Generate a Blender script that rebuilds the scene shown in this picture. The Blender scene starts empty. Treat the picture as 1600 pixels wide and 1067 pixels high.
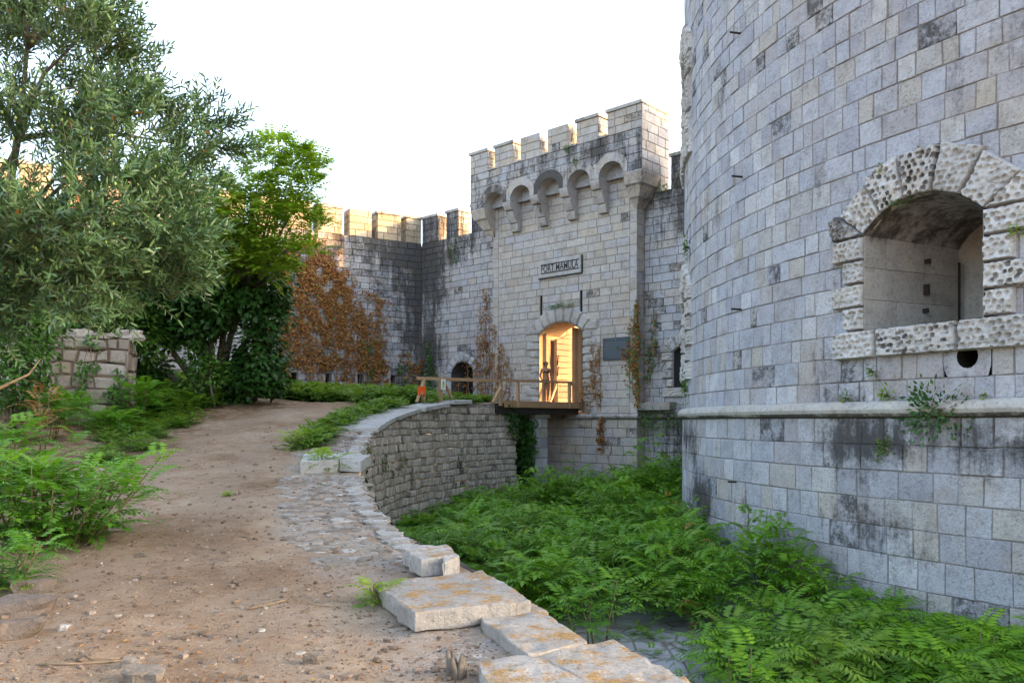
import bpy, bmesh, math, random
from math import radians, sin, cos, pi, sqrt, atan2, hypot, floor
from mathutils import Vector, noise as mnoise

# ------------------------------------------------------------------ camera, world, sun, exposure
scn = bpy.context.scene
F = 1290.0                       # focal length in photograph pixels (1600 wide)
HOR = 658.0                      # photograph row of the horizon
cam_d = bpy.data.cameras.new('camera')
cam_d.sensor_width = 36.0
cam_d.lens = 36.0 * F / 1600.0
cam_d.shift_y = (HOR - 533.5) / 1600.0
cam_d.clip_start = 0.05
cam_d.clip_end = 4000.0
cam = bpy.data.objects.new('camera', cam_d)
scn.collection.objects.link(cam)
cam.location = (0, 0, 0)
cam.rotation_euler = (radians(90), 0, 0)
scn.camera = cam

SUN_AZ, SUN_EL = radians(3.0), radians(15.5)      # azimuth counted from +X towards +Y
world = bpy.data.worlds.new('World')
scn.world = world
world.use_nodes = True
wn = world.node_tree.nodes
sky = wn.new('ShaderNodeTexSky')
sky.sky_type = 'NISHITA'
sky.sun_disc = False
sky.sun_elevation = SUN_EL
sky.sun_rotation = pi / 2 - SUN_AZ
sky.air_density = 1.0
sky.dust_density = 4.5
sky.ozone_density = .6
hs = wn.new('ShaderNodeHueSaturation')
hs.inputs['Saturation'].default_value = .80
world.node_tree.links.new(sky.outputs['Color'], hs.inputs['Color'])
world.node_tree.links.new(hs.outputs['Color'], wn['Background'].inputs['Color'])
wn['Background'].inputs['Strength'].default_value = 0.15

sun_d = bpy.data.lights.new('sun', 'SUN')
sun_d.energy = 2.9
sun_d.angle = radians(0.5)
sun_d.color = (1.0, 0.45, 0.09)
sun = bpy.data.objects.new('sun', sun_d)
scn.collection.objects.link(sun)
sdir = Vector((cos(SUN_EL) * cos(SUN_AZ), cos(SUN_EL) * sin(SUN_AZ), sin(SUN_EL)))
sun.rotation_euler = sdir.to_track_quat('Z', 'Y').to_euler()
sun.location = (60, 40, 40)

scn.view_settings.view_transform = 'Standard'
scn.view_settings.look = 'None'
scn.view_settings.gamma = 1.0
scn.view_settings.exposure = 2.8
scn.cycles.max_bounces = 6
scn.cycles.diffuse_bounces = 4
scn.cycles.transparent_max_bounces = 4

# ------------------------------------------------------------------ helpers
col = scn.collection


def tag(o, label=None, cat=None, group=None, kind=None):
    if label: o['label'] = label
    if cat: o['category'] = cat
    if group: o['group'] = group
    if kind: o['kind'] = kind
    elif cat: o['kind'] = 'thing'
    return o


def empty(name, loc, label, cat, group=None):
    o = bpy.data.objects.new(name, None)
    col.objects.link(o)
    o.location = loc
    return tag(o, label, cat, group)


def put(name, me, parent=None):
    """link a mesh whose coordinates are world coordinates"""
    o = bpy.data.objects.new(name, me)
    col.objects.link(o)
    if parent is not None:
        o.parent = parent
        p, off = parent, Vector((0, 0, 0))
        while p is not None:
            off += Vector(p.location)
            p = p.parent
        o.location = -off
    return o


class MB:
    """collects faces with three per-face numbers for the materials: rnd, dark, mort, and stn"""
    def __init__(self):
        self.v = []; self.f = []; self.rnd = []; self.dk = []; self.mo = []; self.st = []; self.mi = []; self.sm = []; self.stv = {}

    def face(self, pts, rnd=.5, dk=0., mo=0., st=0., mi=0, sm=False):
        n = len(self.v)
        if isinstance(st, (list, tuple)):
            for i, q in enumerate(st): self.stv[n + i] = q
            st = 0.
        self.v.extend(pts)
        self.f.append(tuple(range(n, n + len(pts))))
        self.rnd.append(rnd); self.dk.append(dk); self.mo.append(mo); self.st.append(st); self.mi.append(mi); self.sm.append(sm)

    def grid(self, fn, nu, nv, rnd=.5, dk=0., st=0., mi=0, sm=True, close_u=False):
        n = len(self.v)
        for j in range(nv + 1):
            for i in range(nu + 1):
                self.v.append(tuple(fn(i / nu, j / nv)))
        for j in range(nv):
            for i in range(nu):
                a = n + j * (nu + 1) + i
                self.f.append((a, a + 1, a + nu + 2, a + nu + 1))
                self.rnd.append(rnd); self.dk.append(dk); self.mo.append(0.); self.st.append(st); self.mi.append(mi); self.sm.append(sm)

    def box(self, c, e1, e2, e3, rnd=.5, dk=0., st=0., mi=0):
        """box from its centre and three half-edge vectors"""
        c = Vector(c); e1 = Vector(e1); e2 = Vector(e2); e3 = Vector(e3)
        P = lambda a, b, d: tuple(c + a * e1 + b * e2 + d * e3)
        for q in (((-1, -1, -1), (-1, 1, -1), (1, 1, -1), (1, -1, -1)), ((-1, -1, 1), (1, -1, 1), (1, 1, 1), (-1, 1, 1)),
                  ((-1, -1, -1), (1, -1, -1), (1, -1, 1), (-1, -1, 1)), ((-1, 1, -1), (-1, 1, 1), (1, 1, 1), (1, 1, -1)),
                  ((-1, -1, -1), (-1, -1, 1), (-1, 1, 1), (-1, 1, -1)), ((1, -1, -1), (1, 1, -1), (1, 1, 1), (1, -1, 1))):
            self.face([P(*k) for k in q], rnd, dk, 0., st, mi)

    def bar(self, p, q, w, h, up=(0, 0, 1), **k):
        p = Vector(p); q = Vector(q)
        d = q - p
        u = Vector(up)
        s = d.cross(u)
        if s.length < 1e-6: s = d.cross(Vector((1, 0, 0)))
        s.normalize()
        t = s.cross(d).normalized()
        self.box((p + q) / 2, d / 2, s * w / 2, t * h / 2, **k)

    def tube(self, pts, rad, n=6, mi=0, rnd=.5, st=0., cap=True):
        P = [Vector(p) for p in pts]
        R = rad if isinstance(rad, (list, tuple)) else [rad] * len(P)
        base = len(self.v)
        ref = Vector((0.31, 0.17, 0.93))
        for i, p in enumerate(P):
            d = (P[min(i + 1, len(P) - 1)] - P[max(i - 1, 0)])
            if d.length < 1e-9: d = Vector((0, 0, 1))
            d.normalize()
            a = d.cross(ref)
            if a.length < 1e-3: a = d.cross(Vector((1, 0, 0)))
            a.normalize(); b = d.cross(a)
            for k in range(n):
                t = 2 * pi * k / n
                self.v.append(tuple(p + (a * cos(t) + b * sin(t)) * R[i]))
        for i in range(len(P) - 1):
            for k in range(n):
                a0 = base + i * n + k; a1 = base + i * n + (k + 1) % n
                self.f.append((a0, a1, a1 + n, a0 + n))
                self.rnd.append(rnd); self.dk.append(0.); self.mo.append(0.); self.st.append(st); self.mi.append(mi); self.sm.append(True)
        if cap:
            for i in (0, len(P) - 1):
                f = tuple(base + i * n + k for k in range(n))
                self.f.append(f if i else f[::-1])
                self.rnd.append(rnd); self.dk.append(0.); self.mo.append(0.); self.st.append(st); self.mi.append(mi); self.sm.append(False)

    def mesh(self, name, mats):
        me = bpy.data.meshes.new(name)
        me.from_pydata(self.v, [], self.f)
        if not isinstance(mats, (list, tuple)): mats = [mats]
        for m in mats: me.materials.append(m)
        for nm, arr in (('rnd', self.rnd), ('dark', self.dk), ('mort', self.mo), ('stn', self.st)):
            at = me.attributes.new(nm, 'FLOAT', 'FACE')
            at.data.foreach_set('value', arr)
        if self.stv:
            at = me.attributes.new('stv', 'FLOAT', 'POINT')
            at.data.foreach_set('value', [self.stv.get(i, 0.) for i in range(len(self.v))])
        me.polygons.foreach_set('material_index', self.mi)
        me.polygons.foreach_set('use_smooth', self.sm)
        me.update()
        return me

    def build(self, name, mats, parent=None):
        return put(name, self.mesh(name, mats), parent)


# ---- polygons in a wall's own (u, v) plane
def clip_half(poly, ax, ay, bx, by, keep_left=True):
    out = []
    n = len(poly)
    s = lambda p: ((bx - ax) * (p[1] - ay) - (by - ay) * (p[0] - ax)) * (1 if keep_left else -1)
    for i in range(n):
        p, q = poly[i], poly[(i + 1) % n]
        sp, sq = s(p), s(q)
        if sp >= 0: out.append(p)
        if (sp > 0 and sq < 0) or (sp < 0 and sq > 0):
            t = sp / (sp - sq)
            out.append((p[0] + t * (q[0] - p[0]), p[1] + t * (q[1] - p[1])))
    return out


def area(poly):
    return .5 * sum(poly[i][0] * poly[(i + 1) % len(poly)][1] - poly[(i + 1) % len(poly)][0] * poly[i][1] for i in range(len(poly))) if len(poly) > 2 else 0


def subtract(poly, hole):
    """poly minus a convex counter-clockwise hole, as convex pieces"""
    xs = [p[0] for p in hole]; ys = [p[1] for p in hole]
    px = [p[0] for p in poly]; py = [p[1] for p in poly]
    if max(px) <= min(xs) or min(px) >= max(xs) or max(py) <= min(ys) or min(py) >= max(ys): return [poly]
    res, rest = [], poly
    for i in range(len(hole)):
        a, b = hole[i], hole[(i + 1) % len(hole)]
        out = clip_half(rest, a[0], a[1], b[0], b[1], False)
        if area(out) > 1e-5: res.append(out)
        rest = clip_half(rest, a[0], a[1], b[0], b[1], True)
        if area(rest) < 1e-5: break
    else:
        return res
    return res


def inset(poly, d):
    n = len(poly); out = []
    for i in range(n):
        p0, p1, p2 = poly[i - 1], poly[i], poly[(i + 1) % n]
        a = (p1[0] - p0[0], p1[1] - p0[1]); b = (p2[0] - p1[0], p2[1] - p1[1])
        la = hypot(*a) or 1e-9; lb = hypot(*b) or 1e-9
        na = (-a[1] / la, a[0] / la); nb = (-b[1] / lb, b[0] / lb)
        m = (na[0] + nb[0], na[1] + nb[1]); ml = m[0] * m[0] + m[1] * m[1]
        k = 2 * d / max(ml, .35)
        out.append((p1[0] + m[0] * k, p1[1] + m[1] * k))
    return out


def clean(poly):
    out = []
    for p in poly:
        if not out or hypot(p[0] - out[-1][0], p[1] - out[-1][1]) > 4e-3: out.append(p)
    if len(out) > 1 and hypot(out[0][0] - out[-1][0], out[0][1] - out[-1][1]) <= 4e-3: out.pop()
    return out


def arch(u0, u1, v0, vs, rise, n=8):
    """convex opening: rectangle with an arched head, counter-clockwise"""
    w = (u1 - u0) / 2; uc = (u0 + u1) / 2
    if rise < 1e-3: return [(u0, v0), (u1, v0), (u1, vs), (u0, vs)]
    R = (w * w + rise * rise) / (2 * rise); vc = vs + rise - R
    t0 = atan2(vs - vc, w)
    P = [(u0, v0), (u1, v0)]
    for i in range(n + 1):
        t = t0 + (pi - 2 * t0) * i / n
        P.append((uc + R * cos(t), vc + R * sin(t)))
    return P


def block(mb, poly, f, rng, joint, bevel, depth, jit, stfn=None, darkp=0., rough=0.):
    poly = clean(poly)
    A = area(poly)
    if len(poly) < 3 or A < 2e-4: 
        return
    per = sum(hypot(poly[i][0] - poly[i - 1][0], poly[i][1] - poly[i - 1][1]) for i in range(len(poly)))
    cx = sum(p[0] for p in poly) / len(poly); cy = sum(p[1] for p in poly) / len(poly)
    r = rng.random(); dk = 1. if rng.random() < darkp else 0.
    st = [stfn(*p) for p in poly] if stfn else [0.] * len(poly)
    if 2 * A / per < (joint + bevel) * 1.3:
        mb.face([f(p[0], p[1], -depth * .4) for p in poly], r, dk, .6, st)
        return
    pr = rng.uniform(-jit, jit)
    tx, ty = rng.uniform(-jit, jit) * 1.2, rng.uniform(-jit, jit) * 1.2
    jn = joint * rng.uniform(.7, 1.3)
    p1 = inset(poly, jn)
    if rough:
        p1 = [(p[0] + rng.uniform(-rough, rough), p[1] + rng.uniform(-rough, rough)) for p in p1]
    p2 = inset(p1, bevel * .45); p3 = inset(p1, bevel * 1.15)
    D = lambda p, d: d + pr + tx * (p[0] - cx) + ty * (p[1] - cy)
    r0 = [f(p[0], p[1], -depth) for p in poly]
    r1 = [f(p[0], p[1], -depth * .96) for p in p1]
    r2 = [f(p[0], p[1], D(p, -bevel * .35)) for p in p2]
    r3 = [f(p[0], p[1], D(p, 0.)) for p in p3]
    n = len(poly)
    for i in range(n):
        j = (i + 1) % n
        sq = [st[i], st[j], st[j], st[i]]
        mb.face([r0[i], r0[j], r1[j], r1[i]], r, dk, 1., sq)
        mb.face([r1[i], r1[j], r2[j], r2[i]], r, dk, .45, sq)
        mb.face([r2[i], r2[j], r3[j], r3[i]], r, dk, 0., sq)
    mb.face(r3, r, dk, 0., st)


def courses(mb, f, u0, u1, v0, v1, h, wr, rng, holes=(), joint=.008, bevel=.012, depth=.028, jit=.006, stfn=None, darkp=.06, rough=0.,
            top=None, hv=.0, first=0.):
    """a wall face of coursed blocks; holes are convex openings; top(u) cuts the wall off along a slope"""
    v = v0
    nrow = max(1, round((v1 - v0) / h))
    hs = [1 + rng.uniform(-hv, hv) for _ in range(nrow)]
    sc = (v1 - v0) / sum(hs)
    for k in range(nrow):
        va, vb = v, v + hs[k] * sc
        v = vb
        cuts = [u0]
        u = u0 + rng.uniform(.35, 1.) * wr[0]
        while u < u1 - wr[0] * .55:
            cuts.append(u)
            u += rng.uniform(*wr) if rng.random() < .85 else wr[1] * 1.25
        cuts.append(u1)
        for a, b in zip(cuts[:-1], cuts[1:]):
            pl = [(a, va), (b, va), (b, vb), (a, vb)]
            if top:
                ta, tb = top(a), top(b)
                if va >= max(ta, tb): continue
                if vb > min(ta, tb): pl = clip_half(pl, a, ta, b, tb, False)
                if area(pl) < 1e-4: continue
            pieces = [pl]
            for hl in holes:
                nx = []
                for q in pieces: nx += subtract(q, hl)
                pieces = nx
            for q in pieces: block(mb, q, f, rng, joint, bevel, depth, jit, stfn, darkp, rough)


def plane(P0, e, n):
    """maps (u, v, d) on a vertical wall: along e, up, out along n"""
    return lambda u, v, d: (P0[0] + u * e[0] + d * n[0], P0[1] + u * e[1] + d * n[1], v)


def stone_box(mb, P, e, b, a0, a1, d0, d1, z0, z1, h, wr, rng, top=True, sides='flrb', warp=0., **k):
    """a free-standing block of masonry in the frame P + a*e + d*b (b points away from the front face)"""
    X = lambda a, d: (P[0] + a * e[0] + d * b[0], P[1] + a * e[1] + d * b[1])
    en = (-e[0], -e[1]); bn = (-b[0], -b[1])

    def plane(P0, e_, n_):
        def f(u, v, d):
            x, y = P0[0] + u * e_[0] + d * n_[0], P0[1] + u * e_[1] + d * n_[1]
            if warp:
                q = mnoise.noise_vector((x * 1.6, y * 1.6, v * 1.6)) * warp + mnoise.noise_vector((x * 5, y * 5, v * 5)) * warp * .4
                return (x + q.x, y + q.y, v + q.z)
            return (x, y, v)
        return f
    if 'f' in sides: courses(mb, plane(X(a0, d0), e, bn), 0, a1 - a0, z0, z1, h, wr, rng, **k)
    if 'b' in sides: courses(mb, plane(X(a1, d1), en, b), 0, a1 - a0, z0, z1, h, wr, rng, **k)
    if 'r' in sides: courses(mb, plane(X(a1, d0), b, e), 0, d1 - d0, z0, z1, h, wr, rng, **k)
    if 'l' in sides: courses(mb, plane(X(a0, d1), bn, en), 0, d1 - d0, z0, z1, h, wr, rng, **k)
    if top: mb.face([(*X(a0, d0), z1), (*X(a1, d0), z1), (*X(a1, d1), z1), (*X(a0, d1), z1)], rng.random())


def frame_box(mb, P, e, b, a0, a1, d0, d1, z0, z1, **k):
    c = ((a0 + a1) / 2, (d0 + d1) / 2)
    mb.box((P[0] + c[0] * e[0] + c[1] * b[0], P[1] + c[0] * e[1] + c[1] * b[1], (z0 + z1) / 2),
           ((a1 - a0) / 2 * e[0], (a1 - a0) / 2 * e[1], 0), ((d1 - d0) / 2 * b[0], (d1 - d0) / 2 * b[1], 0), (0, 0, (z1 - z0) / 2), **k)


# ------------------------------------------------------------------ materials
def new_mat(name):
    m = bpy.data.materials.new(name)
    m.use_nodes = True
    nt = m.node_tree
    return m, nt, nt.nodes['Principled BSDF']


class NT:
    def __init__(self, nt): self.nt = nt; self.n = nt.nodes; self.l = nt.links

    def node(self, t, **kw):
        nd = self.n.new(t)
        for k, v in kw.items():
            if isinstance(k, str) and hasattr(nd, k): setattr(nd, k, v)
        return nd

    def set(self, nd, i, v):
        if hasattr(v, 'bl_idname') or isinstance(v, bpy.types.NodeSocket): self.l.new(v, nd.inputs[i])
        else: nd.inputs[i].default_value = v

    def math(self, op, a, b=0., clamp=False):
        nd = self.n.new('ShaderNodeMath'); nd.operation = op; nd.use_clamp = clamp
        self.set(nd, 0, a); self.set(nd, 1, b)
        return nd.outputs[0]

    def mix(self, fac, a, b, blend='MIX'):
        nd = self.n.new('ShaderNodeMix'); nd.data_type = 'RGBA'; nd.blend_type = blend
        self.set(nd, 0, fac)
        self.set(nd, 6, a); self.set(nd, 7, b)
        return nd.outputs[2]

    def attr(self, name):
        nd = self.n.new('ShaderNodeAttribute'); nd.attribute_name = name
        return nd.outputs['Fac']

    def coords(self, scale=(1, 1, 1), rot=(0, 0, 0)):
        tc = self.n.new('ShaderNodeTexCoord'); mp = self.n.new('ShaderNodeMapping')
        mp.inputs['Scale'].default_value = scale
        mp.inputs['Rotation'].default_value = rot
        self.l.new(tc.outputs['Object'], mp.inputs['Vector'])
        return mp.outputs['Vector']

    def noise(self, vec, scale, detail=5., rough=.55, dist=0.):
        nd = self.n.new('ShaderNodeTexNoise')
        nd.inputs['Scale'].default_value = scale; nd.inputs['Detail'].default_value = detail
        nd.inputs['Roughness'].default_value = rough; nd.inputs['Distortion'].default_value = dist
        self.l.new(vec, nd.inputs['Vector'])
        return nd.outputs['Fac']

    def voro(self, vec, scale, feature='F1', out='Distance'):
        nd = self.n.new('ShaderNodeTexVoronoi'); nd.feature = feature
        nd.inputs['Scale'].default_value = scale
        self.l.new(vec, nd.inputs['Vector'])
        return nd.outputs[out]

    def ramp(self, fac, stops, interp='LINEAR'):
        nd = self.n.new('ShaderNodeValToRGB'); cr = nd.color_ramp; cr.interpolation = interp
        while len(cr.elements) > 1: cr.elements.remove(cr.elements[-1])
        for i, (p, c) in enumerate(stops):
            el = cr.elements[0] if i == 0 else cr.elements.new(p)
            el.position = p
            el.color = (*c, 1) if len(c) == 3 else c
        self.l.new(fac, nd.inputs['Fac'])
        return nd.outputs['Color']

    def step(self, x, a, b):
        nd = self.n.new('ShaderNodeMapRange'); nd.interpolation_type = 'SMOOTHSTEP'
        self.set(nd, 0, x); self.set(nd, 1, a); self.set(nd, 2, b)
        return nd.outputs[0]

    def bump(self, h, strength, dist, normal=None):
        nd = self.n.new('ShaderNodeBump')
        nd.inputs['Strength'].default_value = strength; nd.inputs['Distance'].default_value = dist
        self.l.new(h, nd.inputs['Height'])
        if normal is not None: self.l.new(normal, nd.inputs['Normal'])
        return nd.outputs['Normal']


def stone_mat(name, stops, stain=.5, streak=1., mortar=(.16, .14, .12), bump=.5, pit=.5, lichen=0., dark=(.035, .032, .03), warm=0.):
    """weathered masonry: colour per block, mottling, vertical run-off streaks, pitted black lichen, joints"""
    m, nt, bs = new_mat(name); t = NT(nt)
    v = t.coords()
    base = t.ramp(t.attr('rnd'), stops)
    n1 = t.noise(v, 3.2, 7., .62)
    base = t.mix(1., base, t.ramp(n1, [(.25, (.72, .7, .68)), (.5, (1, 1, 1)), (.78, (1.14, 1.13, 1.11))]), 'MULTIPLY')
    n2 = t.noise(v, 22., 5., .6)
    base = t.mix(.8, base, t.ramp(n2, [(.28, (.55, .53, .51)), (.45, (.97, .97, .97)), (.72, (1.16, 1.16, 1.16))]), 'MULTIPLY')
    # ochre wash
    n3 = t.noise(v, 1.1, 4., .6)
    base = t.mix(t.math('MULTIPLY', t.step(n3, .5, .75), .35 + warm), base, (.40, .31, .20, 1))
    base = t.mix(t.math('MULTIPLY', t.attr('mort'), .92), base, (*mortar, 1))
    # run-off streaks and blotches
    vs = t.coords((1.5, 1.5, .2))
    s1 = t.noise(vs, 2.1, 9., .7, .3)
    s2 = t.noise(v, .55, 5., .6)
    s3 = t.noise(v, 9., 8., .75)
    sm = t.math('ADD', t.math('MULTIPLY', s1, .62 * streak), t.math('MULTIPLY', s2, .5))
    sm = t.math('ADD', sm, t.math('MULTIPLY', s3, .42))
    sm = t.math('ADD', sm, t.math('MULTIPLY', t.math('ADD', t.attr('stn'), t.attr('stv')), .5))
    thr = 1.12 - .30 * stain
    smask = t.math('MULTIPLY', t.step(sm, thr - .12, thr + .10), .88)
    spk = t.math('MULTIPLY', t.step(t.noise(v, 24., 7., .78), .54, .62), t.step(t.math('ADD', t.noise(v, 1.25, 5., .65), t.math('MULTIPLY', t.attr('rnd'), .10)), .53, .66))
    smask = t.math('MAXIMUM', smask, t.math('MULTIPLY', spk, .3 + .55 * min(stain, .9)))
    # single dark blocks with a pitted crust
    pb = t.math('ADD', t.math('MULTIPLY', t.noise(v, 13., 8., .8), .62), t.math('MULTIPLY', t.noise(v, 2.6, 3., .6), .42))
    bmask = t.math('MULTIPLY', t.math('MULTIPLY', t.attr('dark'), t.step(pb, .44, .60)), .85)
    mask = t.math('MAXIMUM', smask, bmask)
    c = t.mix(mask, base, (*dark, 1))
    if lichen:
        ln = t.noise(v, 4.5, 8., .72)
        lm = t.step(ln, .62 - .14 * lichen, .68 - .08 * lichen)
        geo = t.node('ShaderNodeNewGeometry')
        sep = t.node('ShaderNodeSeparateXYZ'); t.l.new(geo.outputs['Normal'], sep.inputs[0])
        lm = t.math('MULTIPLY', lm, t.step(sep.outputs['Z'], .2, .8))
        fine = t.noise(v, 40., 4., .7)
        lc = t.ramp(fine, [(.3, (.11, .085, .05)), (.5, (.33, .17, .035)), (.7, (.42, .26, .08))])
        c = t.mix(t.math('MULTIPLY', lm, .85), c, lc)
    t.l.new(c, bs.inputs['Base Color'])
    bs.inputs['Roughness'].default_value = .92
    bs.inputs['Specular IOR Level'].default_value = .25
    hgt = t.math('ADD', t.math('MULTIPLY', t.noise(v, 13., 8., .7), 1.), t.math('MULTIPLY', t.noise(v, 45., 4., .6), .5 * pit))
    t.l.new(t.bump(hgt, bump, .035), bs.inputs['Normal'])
    return m


GREY = [(0, (0.331, 0.321, 0.318)), (0.2, (0.373, 0.384, 0.421)), (0.4, (0.406, 0.401, 0.399)), (0.55, (0.347, 0.36, 0.404)), (0.7, (0.414, 0.38, 0.352)), (0.85, (0.381, 0.38, 0.395)), (1, (0.463, 0.459, 0.464))]
BLUE = [(0, (0.31, 0.316, 0.357)), (0.12, (0.399, 0.412, 0.461)), (0.28, (0.36, 0.35, 0.37)), (0.42, (0.443, 0.452, 0.491)), (0.55, (0.376, 0.395, 0.45)), (0.66, (0.415, 0.39, 0.352)), (0.78, (0.371, 0.384, 0.438)), (0.9, (0.443, 0.441, 0.445)), (1, (0.521, 0.531, 0.566))]
CREAM = [(0, (0.366, 0.335, 0.3)), (0.25, (0.435, 0.405, 0.364)), (0.45, (0.382, 0.378, 0.398)), (0.65, (0.44, 0.389, 0.33)), (0.85, (0.398, 0.378, 0.37)), (1, (0.482, 0.454, 0.42))]
RUB = [(0, (0.301, 0.251, 0.2)), (0.3, (0.409, 0.364, 0.311)), (0.55, (0.491, 0.443, 0.387)), (0.8, (0.396, 0.337, 0.28)), (1, (0.575, 0.515, 0.455))]
M = {}
M['tower'] = stone_mat('tower_limestone', BLUE, stain=.5, mortar=(.24, .225, .215), bump=.95, pit=1.4)
M['gate'] = stone_mat('gate_limestone', CREAM, stain=.22, mortar=(.24, .21, .18), bump=.4, warm=.1)
M['wall'] = stone_mat('curtain_limestone', GREY, stain=.60, mortar=(.17, .15, .13), bump=.5)
M['rust'] = stone_mat('rusticated_limestone', [(0, (.38, .37, .36)), (.5, (.45, .44, .43)), (1, (.50, .49, .475))], stain=.35, bump=.5, pit=.8)
M['trim'] = stone_mat('dressed_limestone', [(0, (.34, .32, .30)), (.5, (.39, .375, .35)), (1, (.43, .415, .39))], stain=.5, bump=.3)
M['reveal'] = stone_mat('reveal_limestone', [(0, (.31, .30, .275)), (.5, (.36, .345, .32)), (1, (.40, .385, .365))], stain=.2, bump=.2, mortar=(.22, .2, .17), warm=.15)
M['rubble'] = stone_mat('rubble_masonry', RUB, stain=.36, streak=.8, mortar=(.25, .225, .195), bump=.8, pit=1.)
M['merlon'] = stone_mat('sun_tinted_merlon', [(0, (.34, .28, .20)), (.5, (.41, .345, .26)), (1, (.46, .41, .33))], stain=.5, mortar=(.2, .17, .13), bump=.5, warm=.15)  # ochre stands for golden sunlight, painted into the far wall's merlon stone
M['passage'] = stone_mat('sun_tinted_passage', [(0, (.19, .135, .085)), (.5, (.235, .17, .11)), (1, (.28, .21, .14))], stain=.3, bump=.3)  # orange glow of the sun in the gateway is part of this wall colour
M['rim'] = stone_mat('broken_masonry', [(0, (.20, .165, .135)), (.4, (.27, .235, .20)), (.75, (.34, .31, .28)), (1, (.46, .44, .42))], stain=.4, bump=.9, pit=1.)
M['coping'] = stone_mat('coping_limestone', [(0, (.27, .25, .23)), (.5, (.33, .31, .29)), (1, (.38, .36, .34))], stain=.72, streak=.4, bump=.7, pit=1., lichen=1.)
M['pale'] = stone_mat('pale_slab', [(0, (.36, .345, .33)), (.5, (.42, .41, .40)), (1, (.48, .47, .465))], stain=.38, streak=.4, bump=.6, pit=1., lichen=.2)
M['pillar'] = stone_mat('pillar_stone', [(0, (.28, .235, .20)), (.5, (.36, .31, .27)), (1, (.42, .38, .34))], stain=.4, mortar=(.17, .12, .085), bump=.8, pit=1., warm=.2)
M['rock'] = stone_mat('rock_stone', [(0, (.10, .078, .062)), (.5, (.155, .125, .105)), (1, (.25, .22, .19))], stain=.3, bump=.8, pit=1.)
M['pebble'] = stone_mat('pebble_stone', [(0, (.12, .085, .06)), (.5, (.20, .145, .11)), (.88, (.29, .235, .195)), (1, (.37, .34, .31))], stain=.1, bump=.3)


def simple(name, c, rough=.7, metal=0., var=.2, scale=20., spec=.3):
    m, nt, bs = new_mat(name); t = NT(nt)
    v = t.coords()
    n = t.noise(v, scale, 5., .6)
    lo = tuple(x * (1 - var) for x in c); hi = tuple(min(1., x * (1 + var)) for x in c)
    t.l.new(t.ramp(n, [(.3, lo), (.7, hi)]), bs.inputs['Base Color'])
    bs.inputs['Roughness'].default_value = rough; bs.inputs['Metallic'].default_value = metal
    bs.inputs['Specular IOR Level'].default_value = spec
    t.l.new(t.bump(n, .25, .01), bs.inputs['Normal'])
    return m


def wood(name, a, b, c, axis_scale):
    m, nt, bs = new_mat(name); t = NT(nt)
    v = t.coords(axis_scale)
    n = t.noise(v, 6., 7., .65, 1.2)
    k = t.noise(t.coords(), 2.5, 4., .6)
    f = t.math('ADD', t.math('MULTIPLY', n, .6), t.math('ADD', t.math('MULTIPLY', k, .25), t.math('MULTIPLY', t.attr('rnd'), .3)))
    t.l.new(t.ramp(f, [(.32, a), (.55, b), (.8, c)]), bs.inputs['Base Color'])
    bs.inputs['Roughness'].default_value = .75
    t.l.new(t.bump(n, .4, .012), bs.inputs['Normal'])
    return m


M['timber'] = wood('pine_timber', (.22, .125, .06), (.36, .22, .115), (.46, .31, .18), (.7, .7, 3.))
M['door'] = wood('door_boards', (.08, .044, .018), (.17, .10, .045), (.25, .155, .075), (.6, .6, 7.))
M['iron'] = simple('rusty_iron', (.035, .025, .02), .8, .2)
M['steel'] = simple('dark_girder', (.035, .027, .022), .7, .1)
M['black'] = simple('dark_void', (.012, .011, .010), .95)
M['slate'] = simple('slate_plaque', (.055, .07, .085), .55, var=.15)
M['slate_text'] = simple('plaque_lettering', (.13, .15, .165), .6, var=.2, scale=60)
M['ink'] = simple('sign_paint_black', (.03, .03, .035), .7, var=.3, scale=30)
M['orange'] = simple('orange_board', (.75, .10, .015), .5, var=.1)
M['white'] = simple('white_board', (.72, .73, .72), .5, var=.05)
M['green'] = simple('green_emblem', (.17, .42, .05), .5, var=.1)
M['grey'] = simple('grey_print', (.35, .37, .36), .5, var=.1)
M['bark'] = simple('olive_bark', (.12, .10, .08), .9, var=.4, scale=14)
M['twig'] = simple('dry_twig', (.26, .18, .11), .85, var=.3, scale=14)
M['stem'] = simple('green_stem', (.13, .11, .05), .8, var=.3, scale=14)
M['olive_fruit'] = simple('olive_fruit', (.22, .30, .06), .4, var=.2)
M['skin'] = simple('skin', (.30, .145, .075), .5, var=.06, scale=8)
M['hair'] = simple('brown_hair', (.035, .02, .012), .6, var=.3, scale=60)
M['bikini'] = simple('black_bikini', (.012, .011, .013), .6, var=.2)
M['eye'] = simple('eye', (.02, .015, .012), .3)
M['card'] = simple('cardboard', (.36, .29, .20), .85, var=.15, scale=9)


def leaf_mat(name, stops, trans=.35, tcol=None, rough=.5, spec=.35):
    m, nt, bs = new_mat(name); t = NT(nt)
    v = t.coords()
    f = t.math('ADD', t.math('MULTIPLY', t.attr('rnd'), .75), t.math('MULTIPLY', t.noise(v, 2.2, 3., .5), .35))
    c = t.ramp(f, stops)
    t.l.new(c, bs.inputs['Base Color'])
    bs.inputs['Roughness'].default_value = rough
    bs.inputs['Specular IOR Level'].default_value = spec
    tr = t.node('ShaderNodeBsdfTranslucent')
    t.l.new(t.mix(1., c, (*(tcol or (1.6, 1.7, .8)), 1), 'MULTIPLY'), tr.inputs['Color'])
    mx = t.node('ShaderNodeMixShader'); mx.inputs[0].default_value = trans
    out = nt.nodes['Material Output']
    t.l.new(bs.outputs[0], mx.inputs[1]); t.l.new(tr.outputs[0], mx.inputs[2]); t.l.new(mx.outputs[0], out.inputs['Surface'])
    return m


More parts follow.
